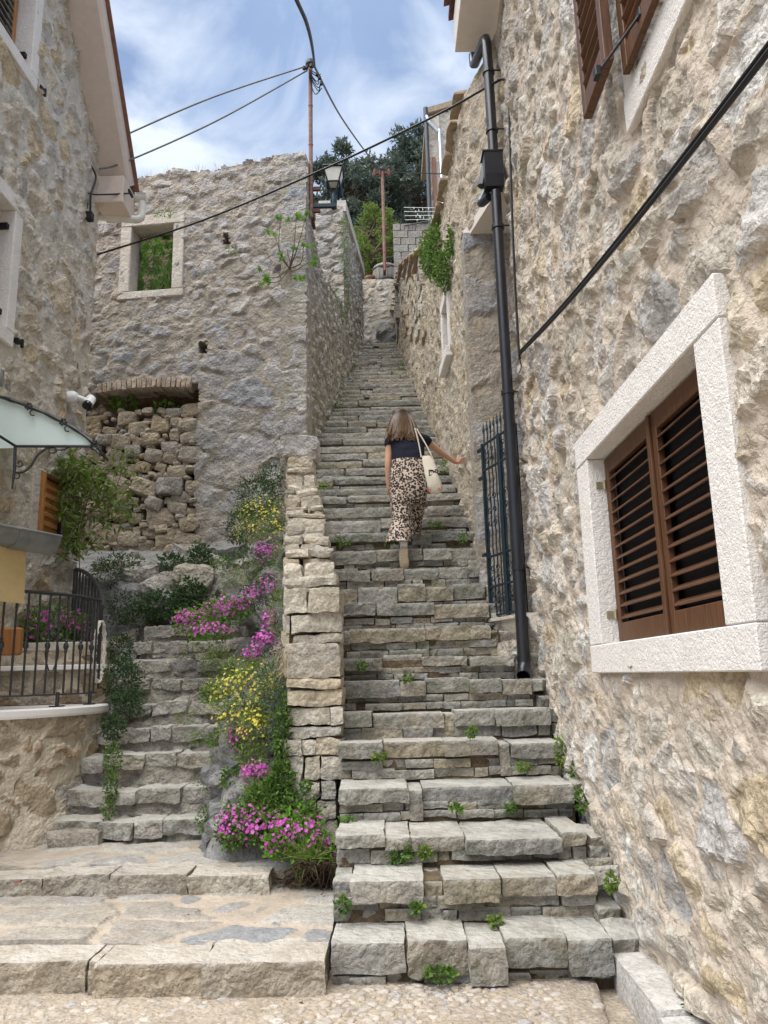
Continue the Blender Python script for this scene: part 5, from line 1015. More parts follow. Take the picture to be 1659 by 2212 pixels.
for (u, v) in ((685, 160), (690, 168), (694, 180), (662, 146), (657, 147), (672, 142)): m.box(at(u, v, Y=11.1), (.05, .05, .07), rotz(u), bev=.01)
m.build('connectors', M['rubber'], pA)
# lantern
ln = thing('street_lantern', 'dark tapered four-sided street lantern on an arm from the rusty pole', 'street lamp', at(720, 450, Y=11.3))
L0 = at(706, 450, Y=11.3); LBs = at(721, 446, Y=11.3); x, y, zb = LBs; m = MB(); m.box(((PT[0]+x)/2+.02, 11.28, zb), (abs(x-PT[0])+.04, .06, .07), bev=.006); m.lathe((x, y, zb), [(.05, -.03), (.055, .1), (.05, .22), (.03, .26)], 12); m.build('arm', M['gate'], ln)
z1 = at(721, 370, Y=11.3)[2]; z0 = zb+.28; R0, R1 = .07, .165
for sx_, sy_ in ((-1, -1), (1, -1), (1, 1), (-1, 1)): m = MB(); m.tube([(x+sx_*.03, y+sy_*.03, zb+.2), (x+sx_*R1, y+sy_*R1, z1)], .014, 6); m.build('corner_bar', M['gate'], ln)
for z_, r in ((z1, R1), (z0+.12, .105)):
    for a, b_ in (((-1, -1), (1, -1)), ((1, -1), (1, 1)), ((1, 1), (-1, 1)), ((-1, 1), (-1, -1))): m = MB(); m.tube([(x+a[0]*r, y+a[1]*r, z_), (x+b_[0]*r, y+b_[1]*r, z_)], .014, 6); m.build('frame_bar', M['gate'], ln)
m = MB(); m.add([(x-R1, y-R1, z1), (x+R1, y-R1, z1), (x+R1, y+R1, z1), (x-R1, y+R1, z1), (x-.06, y-.06, z1+.08), (x+.06, y-.06, z1+.08), (x+.06, y+.06, z1+.08), (x-.06, y+.06, z1+.08)], [(0, 1, 2, 3), (4, 5, 6, 7), (0, 1, 5, 4), (1, 2, 6, 5), (2, 3, 7, 6), (3, 0, 4, 7)]); m.build('roof', M['gate'], ln)
r0 = .1; m = MB(); m.add([(x-r0, y-r0, z0+.13), (x+r0, y-r0, z0+.13), (x+r0, y+r0, z0+.13), (x-r0, y+r0, z0+.13), (x-.15, y-.15, z1-.02), (x+.15, y-.15, z1-.02), (x+.15, y+.15, z1-.02), (x-.15, y+.15, z1-.02)], [(0, 1, 5, 4), (1, 2, 6, 5), (2, 3, 7, 6), (3, 0, 4, 7), (3, 2, 1, 0)]); m.build('diffuser', M['pvc'], ln)
m = MB(); m.lathe((x+.1, y+.12, zb+.32), [(.02, -.08), (.05, -.06), (.055, .06), (.03, .09)], 10); m.build('ballast', M['gate'], ln)
def wire(pts, r, label, mat='rubber', sag=0.):
    m_ = MB(); P_ = catmull(pts, 10); n_ = len(P_); m_.tube([p+np.array((0, 0, -sag*math.sin(math.pi*i/(n_-1)))) for i, p in enumerate(P_)], r, 6); return tag(m_.build('overhead_wire', M[mat], smooth=True), label, 'wire', 'overhead wires')
wire([at(615, -60, Y=4)*4-at(668, 70, Y=6)*3, at(615, -60, Y=4), at(668, 70, Y=6), at(680, 145, Y=11.1)], .017, 'thick twisted black wire from the top edge to the near rusty pole')
wire([at(680, 145, Y=11.1), at(735, 250, Y=14.5), at(795, 335, Y=18.5), at(823, 366, Y=20)], .02, 'wire running from the near rusty pole to the far rusty pole', 'cable2')
wire([at(664, 142, Y=11.2), at(460, 210, Y=10.2), at(268, 293, Y=9.6), at(250, 302, Y=9.5)], .013, 'upper of the two wires from the near pole to the left roof', 'cable2')
wire([at(664, 152, Y=11.2), at(470, 260, Y=10.3), at(275, 348, Y=9.65), at(215, 365, Y=9.3)], .013, 'lower of the two wires from the near pole to the left house', 'cable2')
wire([at(210, 550, Y=9.66), at(440, 475, Y=9.2), at(700, 365, Y=8.2), at(940, 250, Y=7.4), at(1070, 178, Y=6.85), at(1088, 172, Y=6.75)], .013, 'long black cable sagging across the alley from the left house to the downpipe', 'rubber')
wire([at(826, 370, Y=20), at(900, 374, Y=22), at(968, 376, Y=24)], .016, 'short wire from the far rusty pole to the passage roof')
wire([at(690, 385, Y=11.4), at(704, 384, Y=11.35)], .006, 'short thin wire between the near pole and the lantern')
wire([at(805, 560, Y=21), at(860, 553, Y=19.5)], .012, 'lowest dark wire in front of the far trees')
# ================================================================ plants
rv = np.random.default_rng(123)
def mpp(Y, v): P = at(830, v, Y=Y); return float((P-EYE)@FW)/1659
def plant(name, label, cat, blobs, leaf, n, L, asp=.5, fl=None, stem=True, group=None, up=.3, root=None, shell=.5):
    """blobs: (u, v, Y, ru, rv_, depth) ellipsoids that the foliage fills"""
    c0 = at(blobs[0][0], blobs[0][1], Y=blobs[0][2]); th0 = thing(name, label, cat, (c0[0], c0[1], c0[2]-blobs[0][4]*mpp(blobs[0][2], blobs[0][1])), group)
    A = np.array([b_[3]*b_[4] for b_ in blobs], float); A /= A.sum(); Cs = []; Ds = []; segs = []; FC = []; FN = []
    for b_, a in zip(blobs, A):
        u, v, Y, ru, rvv = b_[:5]; dp_ = b_[5] if len(b_) > 5 else max(ru*mpp(Y, v)*.7, .04); k = mpp(Y, v); c = at(u, v, Y=Y); r = (ru*k, dp_, rvv*k)
        C, D = blob_pts(rv, max(6, int(n*a)), c, r, shell); C += rv.normal(size=C.shape)*.25*min(r); Cs.append(C); Ds.append(D)
        if stem:
            for q in range(max(3, int(14*a))): e, _ = blob_pts(rv, 1, c, r); b0 = c+np.array((rv.normal()*r[0]*.3, dp_*.6, -r[2]*1.0)); segs.append(catmull([b0, (b0+e[0])/2+rv.normal(size=3)*r[0]*.15, e[0]], 3))
        if fl:
            m_ = max(1, int(fl[1]*a)); d = rvec(rv, m_); d[:, 1] = -np.abs(d[:, 1]); d[:, 2] = d[:, 2]*.6+.35; d /= np.linalg.norm(d, axis=1)[:, None]; FC.append(c+d*np.array(r)*rv.uniform(.6, 1.25, (m_, 1))); FN.append(d+np.array((0, -.5, .4)))
    C = np.concatenate(Cs); D = np.concatenate(Ds)
    o = foliage('foliage', C, M[leaf], th0, rv, L, asp, up, D); o['kind'] = 'stuff'
    if segs: o = stems('stems', segs, M['twig'], th0, .003); o['kind'] = 'stuff'
    if fl: o = flowers('flowers', np.concatenate(FC), np.concatenate(FN), M[fl[0]], th0, rv, (fl[2][0]*.6, fl[2][1]*1.2)); o['kind'] = 'stuff'
    return th0
plant('dark_bush', 'dense dark green bush at the foot of the ruin beside the parapet', 'bush', [(560, 1075, 9.6, 48, 45), (585, 1030, 9.9, 26, 28), (520, 1135, 9.4, 32, 40)], 'ld', 2600, (.025, .06), .35)
plant('yellow_shrub', 'yellow-flowered shrub on the rock below the dark bush', 'shrub', [(560, 1115, 8.7, 48, 42), (585, 1150, 8.6, 30, 50), (540, 1150, 8.6, 32, 26)], 'ly', 1500, (.02, .06), .2, ('yellow', 260, (.008, .014)))
plant('pink_flowers', 'small pink flower clump high on the rock under the yellow shrub', 'flowers', [(575, 1195, 8.2, 26, 28)], 'lb', 350, (.02, .045), .3, ('pink', 130, (.009, .014)))
plant('pink_flowers', 'pink flowers with grey-green leaves against the middle of the parapet', 'flowers', [(578, 1275, 7.6, 20, 36), (545, 1290, 7.8, 22, 30)], 'ld', 600, (.02, .05), .3, ('pink', 150, (.009, .014)))
plant('pink_flowers', 'widest mound of pink flowers and clover leaves at the top of the old stairs', 'flowers', [(415, 1345, 8.3, 38, 30), (480, 1320, 8.2, 40, 28), (525, 1310, 8.1, 22, 22), (455, 1365, 8.1, 45, 20)], 'fig', 900, (.03, .055), .8, ('pink', 560, (.011, .018)))
plant('pink_flowers', 'pink flowers trailing down the rock in front of the parapet', 'flowers', [(583, 1345, 7.1, 17, 30), (572, 1390, 6.9, 25, 28), (545, 1415, 6.8, 20, 22)], 'lb', 500, (.02, .05), .3, ('pink', 330, (.009, .015)))
plant('yellow_shrub', 'large yellow-flowered shrub spilling over the lower rock by the old stairs', 'shrub', [(540, 1490, 6.75, 62, 62), (490, 1500, 6.85, 45, 45), (585, 1520, 6.55, 40, 70), (560, 1580, 6.5, 45, 50), (510, 1560, 6.7, 45, 40)], 'ly', 4800, (.02, .05), .22, ('yellow', 470, (.009, .015)))
plant('grey_herb', 'blue-grey narrow-leaved herb hanging down the side of the parapet', 'plant', [(590, 1480, 6.35, 30, 55), (605, 1560, 6.25, 18, 70)], 'lb', 1300, (.03, .09), .12)
plant('pink_flowers', 'tiny pink flower clump below the large yellow shrub', 'flowers', [(515, 1590, 6.6, 20, 30)], 'lg', 260, (.02, .04), .5, ('pink', 75, (.009, .014)))
plant('pink_flowers', 'pink flower clump hanging halfway down the lower rock', 'flowers', [(552, 1675, 6.3, 28, 28)], 'ly', 260, (.02, .04), .4, ('pink', 170, (.01, .015)))
plant('leafy_plant', 'green leafy plants hanging along the left side of the parapet base', 'plant', [(612, 1600, 6.2, 14, 95), (605, 1700, 6.15, 26, 60), (575, 1735, 6.15, 50, 45), (640, 1760, 6.05, 45, 35)], 'lg', 2600, (.02, .055), .5)
plant('pink_flowers', 'mound of pink flowers at the foot of the rock on the landing', 'flowers', [(525, 1775, 6.1, 50, 36), (570, 1790, 6.0, 50, 36), (500, 1800, 6.05, 30, 30)], 'lg', 1500, (.02, .05), .6, ('pink', 330, (.011, .018)))
plant('pink_flowers', 'clover leaves and pink flowers spilling over the grey kerb stone', 'flowers', [(640, 1800, 5.85, 55, 38), (600, 1830, 5.8, 30, 20), (690, 1840, 5.75, 28, 38)], 'fig', 1100, (.02, .045), .85, ('pink', 210, (.011, .017)))
# grass tuft and dead root mat
gt = thing('grass_tuft', 'bright grass tuft at the bottom of the parapet', 'grass', at(680, 1850, Y=5.75))
C = np.tile(at(675, 1850, Y=5.72), (240, 1))+rv.normal(size=(240, 3))*(.06, .04, .01); D = rvec(rv, 240, .7); D[:, 1] -= .3
V, F, t_ = leaves_np(C, D, rvec(rv, 240, .2), rv.uniform(.1, .24, 240), .006, rv.random(240), .1); o = ob('blades', mesh_np('blades', V, F, M['ly'], {'tone': t_}), gt); o['kind'] = 'stuff'
dr = thing('dead_root_mat', 'dark dead root mat lying on the landing beside the stairs', 'roots', at(670, 1905, Y=5.5))
m = MB()
for k in range(150):
    a = at(rv.normal()*20+690, 1862+rv.random()*10, Y=5.62); b_ = at(rv.uniform(610, 725), rv.uniform(1885, 1915), Z=.165); b_ = b_+np.array((0, 0, rv.uniform(0, .05))); m.tube(catmull([a, (a+b_)/2+rv.normal(size=3)*.05, b_+rv.normal(size=3)*.03], 4), .0035, 4, cap=False)
for k in range(160): a = at(rv.uniform(612, 722), rv.uniform(1882, 1918), Z=.165)+np.array((0, 0, rv.uniform(0, .03))); m.tube(catmull([a, a+rv.normal(size=3)*(.05, .05, .012), a+rv.normal(size=3)*(.08, .08, .012)], 3), .003, 4, cap=False)
o = m.build('roots', M['dry_root'], dr); o['kind'] = 'stuff'; rock('soil_heap', at(672, 1900, Z=.15)+np.array((0, .06, 0)), (.3, .3, .08), M['soil'], dr, res=.04, rough=.02, rnd=.9, seed=4)
st_ = thing('dry_straw', 'dry straw hanging from a joint of the parapet', 'dry grass', at(612, 1440, Y=6.2)); C = np.tile(at(616, 1420, Y=6.18), (150, 1))+rv.normal(size=(150, 3))*(.02, .03, .07); D = rvec(rv, 150, -1.1); V, F, t_ = leaves_np(C, D, rvec(rv, 150), rv.uniform(.06, .2, 150), .004, rv.random(150), .1); o = ob('blades', mesh_np('blades', V, F, M['straw'], {'tone': t_}), st_); o['kind'] = 'stuff'
plant('trailing_grass', 'light green grass and weeds trailing down the rock between flowers and parapet', 'grass', [(600, 1330, 6.9, 14, 60, .1), (560, 1450, 6.75, 40, 26, .1), (520, 1440, 7.0, 34, 18, .1), (470, 1420, 7.9, 30, 16, .1), (600, 1230, 7.8, 12, 60, .1), (540, 1240, 8.2, 26, 20, .1), (500, 1250, 8.6, 24, 16, .1), (540, 1640, 6.4, 26, 18, .1), (480, 1640, 6.9, 20, 20, .1), (560, 1715, 6.2, 34, 20, .1)], 'ly', 2600, (.03, .08), .14, stem=False, up=.5)
plant('rock_weeds', 'green leafy weeds rooted in the cracks of the grey rock', 'weeds', [(500, 1680, 6.6, 22, 16, .08), (470, 1600, 7.1, 16, 22, .08), (455, 1500, 7.5, 20, 24, .08), (540, 1200, 8.8, 30, 14, .08), (480, 1215, 9.2, 22, 14, .08)], 'lg', 1100, (.02, .045), .5, stem=False)
# ivy and bushes around the old stairs
plant('ivy', 'dark ivy climbing down from the ruin to the top of the old stairs', 'ivy', [(430, 1225, 9.7, 26, 50), (410, 1290, 9.3, 35, 40), (370, 1215, 9.9, 30, 16), (350, 1310, 9.2, 50, 28)], 'ld', 2400, (.03, .055), .8, shell=.8)
plant('dark_bush', 'low dark bush under the boulder infill of the old doorway', 'bush', [(255, 1225, 9.9, 55, 28), (230, 1240, 9.6, 30, 30)], 'ld', 1200, (.025, .05), .45)
plant('green_bush', 'green shrub growing on the slope behind the handrail', 'bush', [(265, 1310, 9.3, 35, 35), (300, 1330, 9.2, 50, 22)], 'ld', 1300, (.02, .05), .4)
plant('leafy_plant', 'leafy creeper along the left edge of the old stairs below the railing', 'plant', [(262, 1400, 8.4, 26, 30), (265, 1470, 7.9, 38, 50), (275, 1520, 7.7, 34, 26), (245, 1570, 7.4, 22, 28)], 'ld', 2600, (.02, .045), .55)
plant('leafy_plant', 'small leafy weeds at the lower left corner of the old stairs', 'plant', [(243, 1640, 7.15, 18, 30), (240, 1700, 7.0, 14, 35), (232, 1750, 6.9, 12, 20)], 'lg', 500, (.02, .04), .6)
plant('low_weeds', 'short green weeds on the right half of the old steps', 'weeds', [(430, 1410, 8.4, 40, 16), (460, 1445, 8.1, 30, 20), (430, 1595, 7.4, 30, 14), (400, 1550, 7.6, 26, 10), (455, 1690, 7.0, 30, 20)], 'ly', 900, (.015, .035), .4, stem=False)
plant('low_weeds', 'short green weeds at the base of the flowery rock near the landing', 'weeds', [(470, 1790, 6.6, 30, 20), (440, 1770, 6.7, 16, 24)], 'lg', 350, (.015, .04), .45, stem=False)
fg = thing('fig_seedling', 'single fig seedling with broad leaves beside the ivy', 'plant', at(415, 1330, Y=9.0))
for k in range(5):
    c = at(415+rv.normal()*12, 1325+rv.normal()*8, Y=8.95); V, F, t_ = leaves_np(np.array([c]*5), np.array([(math.cos(a), -.3, math.sin(a)) for a in np.linspace(-.4, 3.5, 5)]), np.array([(0, -1., .5)]*5), .09, .05, .8, .05); ob('leaf', mesh_np('leaf', V, F, M['fig'], {'tone': t_}), fg)
# climbing vine on the left
vn_ = thing('climbing_vine', 'light green climbing vine with bare twisting stems between left house and ruin', 'vine', at(165, 1330, Y=9.0))
segs = [catmull([at(172, 1400, Y=9.2), at(165, 1300, Y=9.2), at(172, 1220, Y=9.25), at(160, 1130, Y=9.3), at(185, 1060, Y=9.2), at(240, 1000, Y=9.1)], 5)]
tips = []
for k in range(26): u, v = rv.uniform(110, 275), rv.uniform(985, 1180); e = at(u, v, Y=9.0+rv.normal()*.15); tips.append(e); segs.append(catmull([at(170+rv.normal()*8, rv.uniform(1080, 1200), Y=9.2), at((u+175)/2+rv.normal()*15, (v+1120)/2+rv.normal()*15, Y=9.1), e], 5))
o = stems('stems', segs, M['twig'], vn_, .008, 5); o['kind'] = 'stuff'
Cc = np.concatenate([np.array(t_)+rv.normal(size=(46, 3))*(.1, .08, .09) for t_ in tips]); o = foliage('foliage', Cc, M['ly'], vn_, rv, (.07, .14), .3, -.2); o['kind'] = 'stuff'
# terrace planter flowers
plant('pink_flowers', 'pink flowers with broad leaves growing in the planter behind the railing', 'flowers', [(110, 1345, 8.45, 60, 38), (60, 1370, 8.4, 35, 28), (165, 1360, 8.45, 28, 36)], 'fig', 900, (.03, .06), .7, ('pink', 260, (.012, .02)))
# caper bush on the passage wall, moss on the far wall
plant('caper_bush', 'bright green caper bush hanging from the top of the passage wall', 'bush', [(955, 530, 10.4, 36, 50, .25), (968, 585, 9.6, 26, 46, .2), (935, 555, 11, 24, 50, .2), (985, 520, 9.2, 16, 40, .15)], 'lg', 4200, (.03, .07), .55, up=-.1)
plant('wall_moss', 'yellow-green ferns growing down the edge of the passage pillar', 'plant', [(742, 500, 15.6, 7, 40, .1), (745, 560, 15.7, 7, 50, .1), (748, 640, 15.9, 6, 60, .1), (722, 640, 14.4, 8, 25, .1), (735, 680, 15.2, 6, 30, .1)], 'ly', 800, (.03, .07), .4, stem=False, up=-.3)
plant('wall_weeds', 'green weeds along the left edge of the upper steps', 'weeds', [(738, 850, 14.9, 6, 16, .1), (760, 800, 17.2, 10, 16, .1), (732, 880, 14.0, 8, 14, .1), (735, 820, 15.3, 5, 20, .1)], 'lg', 350, (.03, .06), .4, stem=False)
plant('wall_weeds', 'tuft of weeds beside the small boulder at the right of the upper steps', 'weeds', [(866, 795, 17, 6, 12, .1)], 'ly', 90, (.03, .06), .4, stem=False)
# fig tree inside the ruin, sprig on its wall, leaves in the doorway
ft = thing('fig_tree', 'bright fig tree seen through the empty window of the ruin', 'tree', rp_(-3.6, 5.6, -1.2))
segs = [catmull([rp_(-3.5, 6.2, -1.0), rp_(-3.55, 7.4, -.9), rp_(-3.6+rv.normal()*.3, 8.1+rv.random()*.3, -.7)], 5) for _ in range(9)]; stems('trunk', segs, M['bark'], ft, .025, 6)
for k in range(290):
    c = rp_(rv.uniform(-4.35, -3.0), rv.uniform(7.4, 9.35)-.3*rv.random(), rv.uniform(-1.2, -.35)); n_ = 5; a0 = rv.random()*6; tl = rv.normal(size=3)*.35; ax = np.array((1, 0, 0))+tl*.3; ay = np.array((0, -.4, 1))
    D = np.array([math.cos(a0+a)*ax+math.sin(a0+a)*ay for a in (-1.4, -.7, 0, .7, 1.4)]); V, F, t_ = leaves_np(np.array([c]*5), D, np.array([(tl[0], -1, .5)]*5), np.array((.09, .13, .16, .13, .09)), .075, rv.random(), .08); ob('leaf', mesh_np('leaf', V, F, M['fig'], {'tone': t_}), ft)
sp = thing('fig_sprig', 'sparse fig sprig sprouting from the front of the ruin near the corner', 'plant', rp_(-1.5, 7.9, .05))
segs = []; tips = []
for (u, v) in ((565, 595), (590, 500), (605, 480), (640, 470), (655, 530), (668, 565), (575, 610), (640, 600), (620, 540), (660, 470)): e = at(u, v, Y=10.8); tips.append(e); segs.append(catmull([at(625, 580, Y=11.0), at((u+625)/2+rv.normal()*8, (v+580)/2+12, Y=10.85), e], 5))
stems('stems', segs, M['bark'], sp, .012, 5)
for e in tips:
    for q in range(3):
        c = e+rv.normal(size=3)*.05; a0 = rv.random()*6; D = np.array([(math.cos(a0+a), -.2, math.sin(a0+a)) for a in (-1.2, -.6, 0, .6, 1.2)]); V, F, t_ = leaves_np(np.array([c]*5), D, np.array([(0, -1, .4)]*5), .08, .04, rv.random(), .08); ob('leaf', mesh_np('leaf', V, F, M['fig'], {'tone': t_}), sp)
plant('doorway_leaves', 'green fig leaves in the dark gap above the boulder infill', 'plant', [(265, 870, 11.6, 25, 12, .12), (360, 880, 11.5, 26, 10, .12)], 'fig', 120, (.06, .11), .7, stem=False)
wg = thing('wall_top_grass', 'thin dry grass along the broken top of the ruin', 'grass', rp_(-2.6, 9.75))
C = np.concatenate([np.array([rp_(x+rv.normal()*.05, 9.76+(x+4.1)*.04, -.12+rv.normal()*.05) for _ in range(14)]) for x in np.linspace(-4.0, -1.4, 9)+rv.normal(size=9)*.1]); n_ = len(C)
V, F, t_ = leaves_np(C, rvec(rv, n_, 2.2), rvec(rv, n_), rv.uniform(.08, .26, n_), .007, rv.random(n_), .1); o = ob('blades', mesh_np('blades', V, F, M['straw'], {'tone': t_}), wg); o['kind'] = 'stuff'
plant('wall_top_weeds', 'green weeds on the lintel of the ruin window', 'weeds', [(355, 462, 11.05, 24, 6, .06), (500, 540, 11.0, 12, 5, .05)], 'ly', 160, (.03, .06), .3, stem=False)
# litter on the landings and pavement
for k in range(3):
    u, v, z_ = [(rv.uniform(20, 700), rv.uniform(1945, 2040), .162), (rv.uniform(60, 430), rv.uniform(1825, 1880), .29), (rv.uniform(560, 1180), rv.uniform(2150, 2205), .012)][k % 3]; c = at(u, v, Z=z_); D = rvec(rv, 1); D[:, 2] *= .15
    V, F, t_ = leaves_np(np.array([c]), D, np.array([(0, 0, 1.)]), rv.uniform(.02, .045), rv.uniform(.01, .02), rv.random(), .25); tag(ob('fallen_leaf', mesh_np('fallen_leaf', V, F, M['straw'] if k % 2 else M['dry_leaf'], {'tone': t_})), ['dry leaf fragment lying on the lower landing', 'dry leaf fragment lying on the upper landing', 'dry leaf fragment lying on the pebble pavement'][k % 3], 'leaf', ['litter on the lower landing', 'litter on the upper landing', 'litter on the pavement'][k % 3])
rock('shard', at(38, 1903, Z=.29), (.05, .035, .012), M['tile'], None, res=.03, rough=.004, seed=3); tag(bpy.data.objects['shard'], 'small orange tile shard on the upper landing kerb', 'shard')
# weeds between the stair stones
WD = [(1213, 1625, 5.97, 14, 36), (1255, 1730, 5.5, 16, 24), (1245, 1665, 5.8, 12, 16), (1320, 1905, 4.72, 10, 14), (750, 1783, 5.55, 22, 16), (865, 1845, 5.1, 22, 16), (915, 1840, 5.08, 14, 10), (950, 2105, 4.42, 34, 10), (740, 1955, 4.75, 10, 14), (820, 1637, 5.95, 12, 8), (1020, 1582, 6.0, 9, 9), (740, 1170, 8.6, 16, 10), (700, 1050, 9.3, 12, 9), (780, 1440, 6.8, 8, 8), (880, 1465, 6.6, 9, 6), (1130, 1655, 5.9, 14, 8), (1105, 1745, 5.6, 10, 7), (985, 1745, 5.55, 10, 7), (840, 1170, 8.2, 12, 6), (940, 1135, 8.6, 12, 6), (1000, 1160, 8.4, 10, 12), (960, 1010, 9.9, 8, 20), (660, 1700, 6.1, 10, 10), (900, 1960, 4.72, 10, 6), (1070, 1990, 4.7, 12, 6)]
ORD = 'first second third fourth fifth sixth seventh eighth ninth tenth eleventh twelfth thirteenth fourteenth fifteenth sixteenth seventeenth eighteenth nineteenth twentieth'.split(); used_ = {}
for i, (u, v, Y, ru, rvv) in enumerate(WD):
    q_ = at(u, v, Y=Y); ns_ = sum(1 for a, b_ in STEPS if a < Y+.08); fx_ = (q_[0]-sxl(Y))/(sxr(Y)-sxl(Y)); pw = ['far left end', 'left third', 'middle', 'right third', 'far right end'][int(np.clip(fx_*5, 0, 4.99))]
    if fx_ > 1.03: pw = 'wall foot right'
    key = (ns_, pw); used_[key] = used_.get(key, 0)+1; ad = ['small green weed', 'second small weed', 'third small weed', 'fourth small weed'][used_[key]-1]
    plant('weed', f'{ad} at the {pw} of the {ORD[max(0, ns_-1)]} main step from the bottom', 'weed', [(u, v, Y, ru, rvv, .035)], 'lg' if i % 3 else 'ly', 46+int(ru*rvv*.18), (.018, .04), .75, stem=False, group='weeds in the joints of the main stairs')
plant('weed', 'round weed on the end of the ledge at the wall foot', 'weed', [(1365, 2045, 4.72, 12, 16, .035)], 'lg', 80, (.018, .04), .75, stem=False)
plant('weed', 'tall narrow weed against the wall above the concrete ledge', 'weed', [(1408, 2065, 4.6, 9, 28, .035)], 'lg', 90, (.018, .04), .75, stem=False)
plant('weed', 'broad weed at the bottom edge behind the concrete ledge', 'weed', [(1498, 2180, 3.82, 16, 20, .035)], 'lg', 100, (.018, .04), .75, stem=False)
# trees behind
def pine(name, label, base, h, r, seed, mat, nclump=70, sz=(.2, .38), rr=.8, tr=.22, per=170):
    q = np.random.default_rng(seed); base = np.array(base, float); t0 = thing(name, label, 'tree', base, 'trees behind the passage'); m_ = MB(); lean = q.normal(size=2)*.04*h
    tp = [base+np.array((lean[0]*k*k, lean[1]*k*k, h*k)) for k in np.linspace(0, .95, 9)]; m_.tube(tp, [tr*(1-.85*k) for k in np.linspace(0, 1, 9)], 8); C = []
    for k in range(nclump):
        a = q.random()*6.28; hh = q.uniform(.3, 1.); rad = r*math.sqrt(max(.05, 1-((hh-.62)/.42)**2))*q.uniform(.35, 1.); s = base+np.array((lean[0]*hh*hh, lean[1]*hh*hh, h*(hh-.1))); e = base+np.array((math.cos(a)*rad, math.sin(a)*rad, h*hh)); m_.tube(catmull([s, (s+e)/2+q.normal(size=3)*.2, e], 3), [.05, .05, .045, .04, .03, .02, .012], 5, cap=False)
        cr = q.uniform(.45, 1.)*rr; P, D = blob_pts(q, per, e, (cr, cr, cr*.6), .3); C.append(P)
    m_.build('trunk', M['bark'], t0); C = np.concatenate(C); o_ = foliage('crown', C, M[mat], t0, q, sz, .3, .5); return t0
pine('pine_tree', 'tallest dark pine behind the passage, rising beside the far house', (2.3, 38, 18.5), 12.3, 3.2, 1, 'pine', 120)
pine('pine_tree', 'dark pine between the lantern and the far pole', (-1.6, 37, 18), 11.3, 2.6, 2, 'pine', 110)
pine('pine_tree', 'lower dark pine just behind the lantern', (-4.2, 38, 18), 9.2, 2.2, 3, 'pine', 60)
pine('leafy_tree', 'light green young tree in front of the pines by the far pole', (-.1, 27, 14.5), 4.9, 1.1, 4, 'ly', 55, (.08, .17), .42, .08, 120)
pine('leafy_tree', 'light green tree low between the wall coping and far pole', (-1.5, 29, 15.5), 4.2, 1.2, 5, 'ly', 50, (.08, .18), .45, .08, 120)
pine('pine_tree', 'dark pine far back filling the gap between the others', (.4, 42, 20.5), 11.3, 2.8, 6, 'pine', 100)
def zback(X, Y): return np.interp(Y, [21.5, 24, 40, 60, 90], [12.5, 13.5, 19, 24, 30])+fbm(np.stack((X, Y, X*0), -1), .25, 3, 2)*.5
pave_grid(-40, 40, 21.9, 90, 1.0, zback, 'hillside', M['soil'], 'structure')
# ================================================================ the person on the stairs
def loft(rings, n=20, cap=True, sq=2.3):
    """rings: (centre, ax vec, ay vec); superellipse cross sections"""
    v = []; f = []
    for c, a, b_ in rings:
        c, a, b_ = map(np.array, (c, a, b_))
        for k in range(n):
            q = 2*math.pi*k/n; cx, sy = math.cos(q), math.sin(q); v.append(c+a*np.sign(cx)*abs(cx)**(2/sq)+b_*np.sign(sy)*abs(sy)**(2/sq))
    for i in range(len(rings)-1):
        for k in range(n): f.append((i*n+k, i*n+(k+1) % n, (i+1)*n+(k+1) % n, (i+1)*n+k))
    if cap: f += [tuple(range(n))[::-1], tuple((len(rings)-1)*n+k for k in range(n))]
    return np.array(v), f
def smooth_rings(R, k=4):
    c = catmull([np.concatenate((np.array(a, float), np.array(b_, float), np.array(d, float))) for a, b_, d in R], k); return [(q[:3], q[3:6], q[6:]) for q in c]
mpl, t, b = newmat('leopard_print'); p = pos(t); nz = t.nodes.new('ShaderNodeTexNoise'); nz.inputs['Scale'].default_value = 30; nz.inputs['Detail'].default_value = 2; t.links.new(p, nz.inputs['Vector'])
pv_ = t.nodes.new('ShaderNodeVectorMath'); pv_.operation = 'MULTIPLY_ADD'; t.links.new(nz.outputs['Color'], pv_.inputs[0]); pv_.inputs[1].default_value = (.022, .022, .022); t.links.new(p, pv_.inputs[2])
vo = t.nodes.new('ShaderNodeTexVoronoi'); vo.inputs['Scale'].default_value = 46; t.links.new(pv_.outputs[0], vo.inputs['Vector'])
gap = noise(t, p, 55, 2)
ringf = ramp(t, vo.outputs['Distance'], [(.0, 0), (.08, 0), (.14, 1), (.52, 1), (.6, 0)]); ringf = mth(t, 'MULTIPLY', ringf, ramp(t, gap, [(.26, 0), (.32, 1)]))
cen = ramp(t, vo.outputs['Distance'], [(.2, 1), (.34, 0)]); c = mixc(t, cen, (.5, .4, .32), (.24, .13, .075)); c = mixc(t, ringf, c, (.022, .016, .014)); t.links.new(c, b.inputs['Base Color']); b.inputs['Roughness'].default_value = .75; M['leo'] = mpl
mfold = plain('navy_fabric', (.007, .009, .02), .8, var=.2, sc=20, bs=.3, fs=40); M['navy'] = mfold
M['skin'] = plain('skin', (.55, .31, .21), .5, var=.06, sc=20); M['canvas'] = plain('cream_canvas', (.66, .6, .48), .85, var=.06, sc=15, bs=.2, fs=150); M['sole'] = plain('tan_sole', (.33, .26, .17), .8, var=.2); M['shoe'] = plain('grey_suede_shoe', (.3, .29, .28), .8, var=.2); M['sock'] = plain('white_sock', (.7, .71, .74), .9, var=.05, bs=.2); M['ink'] = plain('black_ink', (.012, .012, .012), .8); M['redp'] = plain('red_print', (.5, .13, .08), .8)
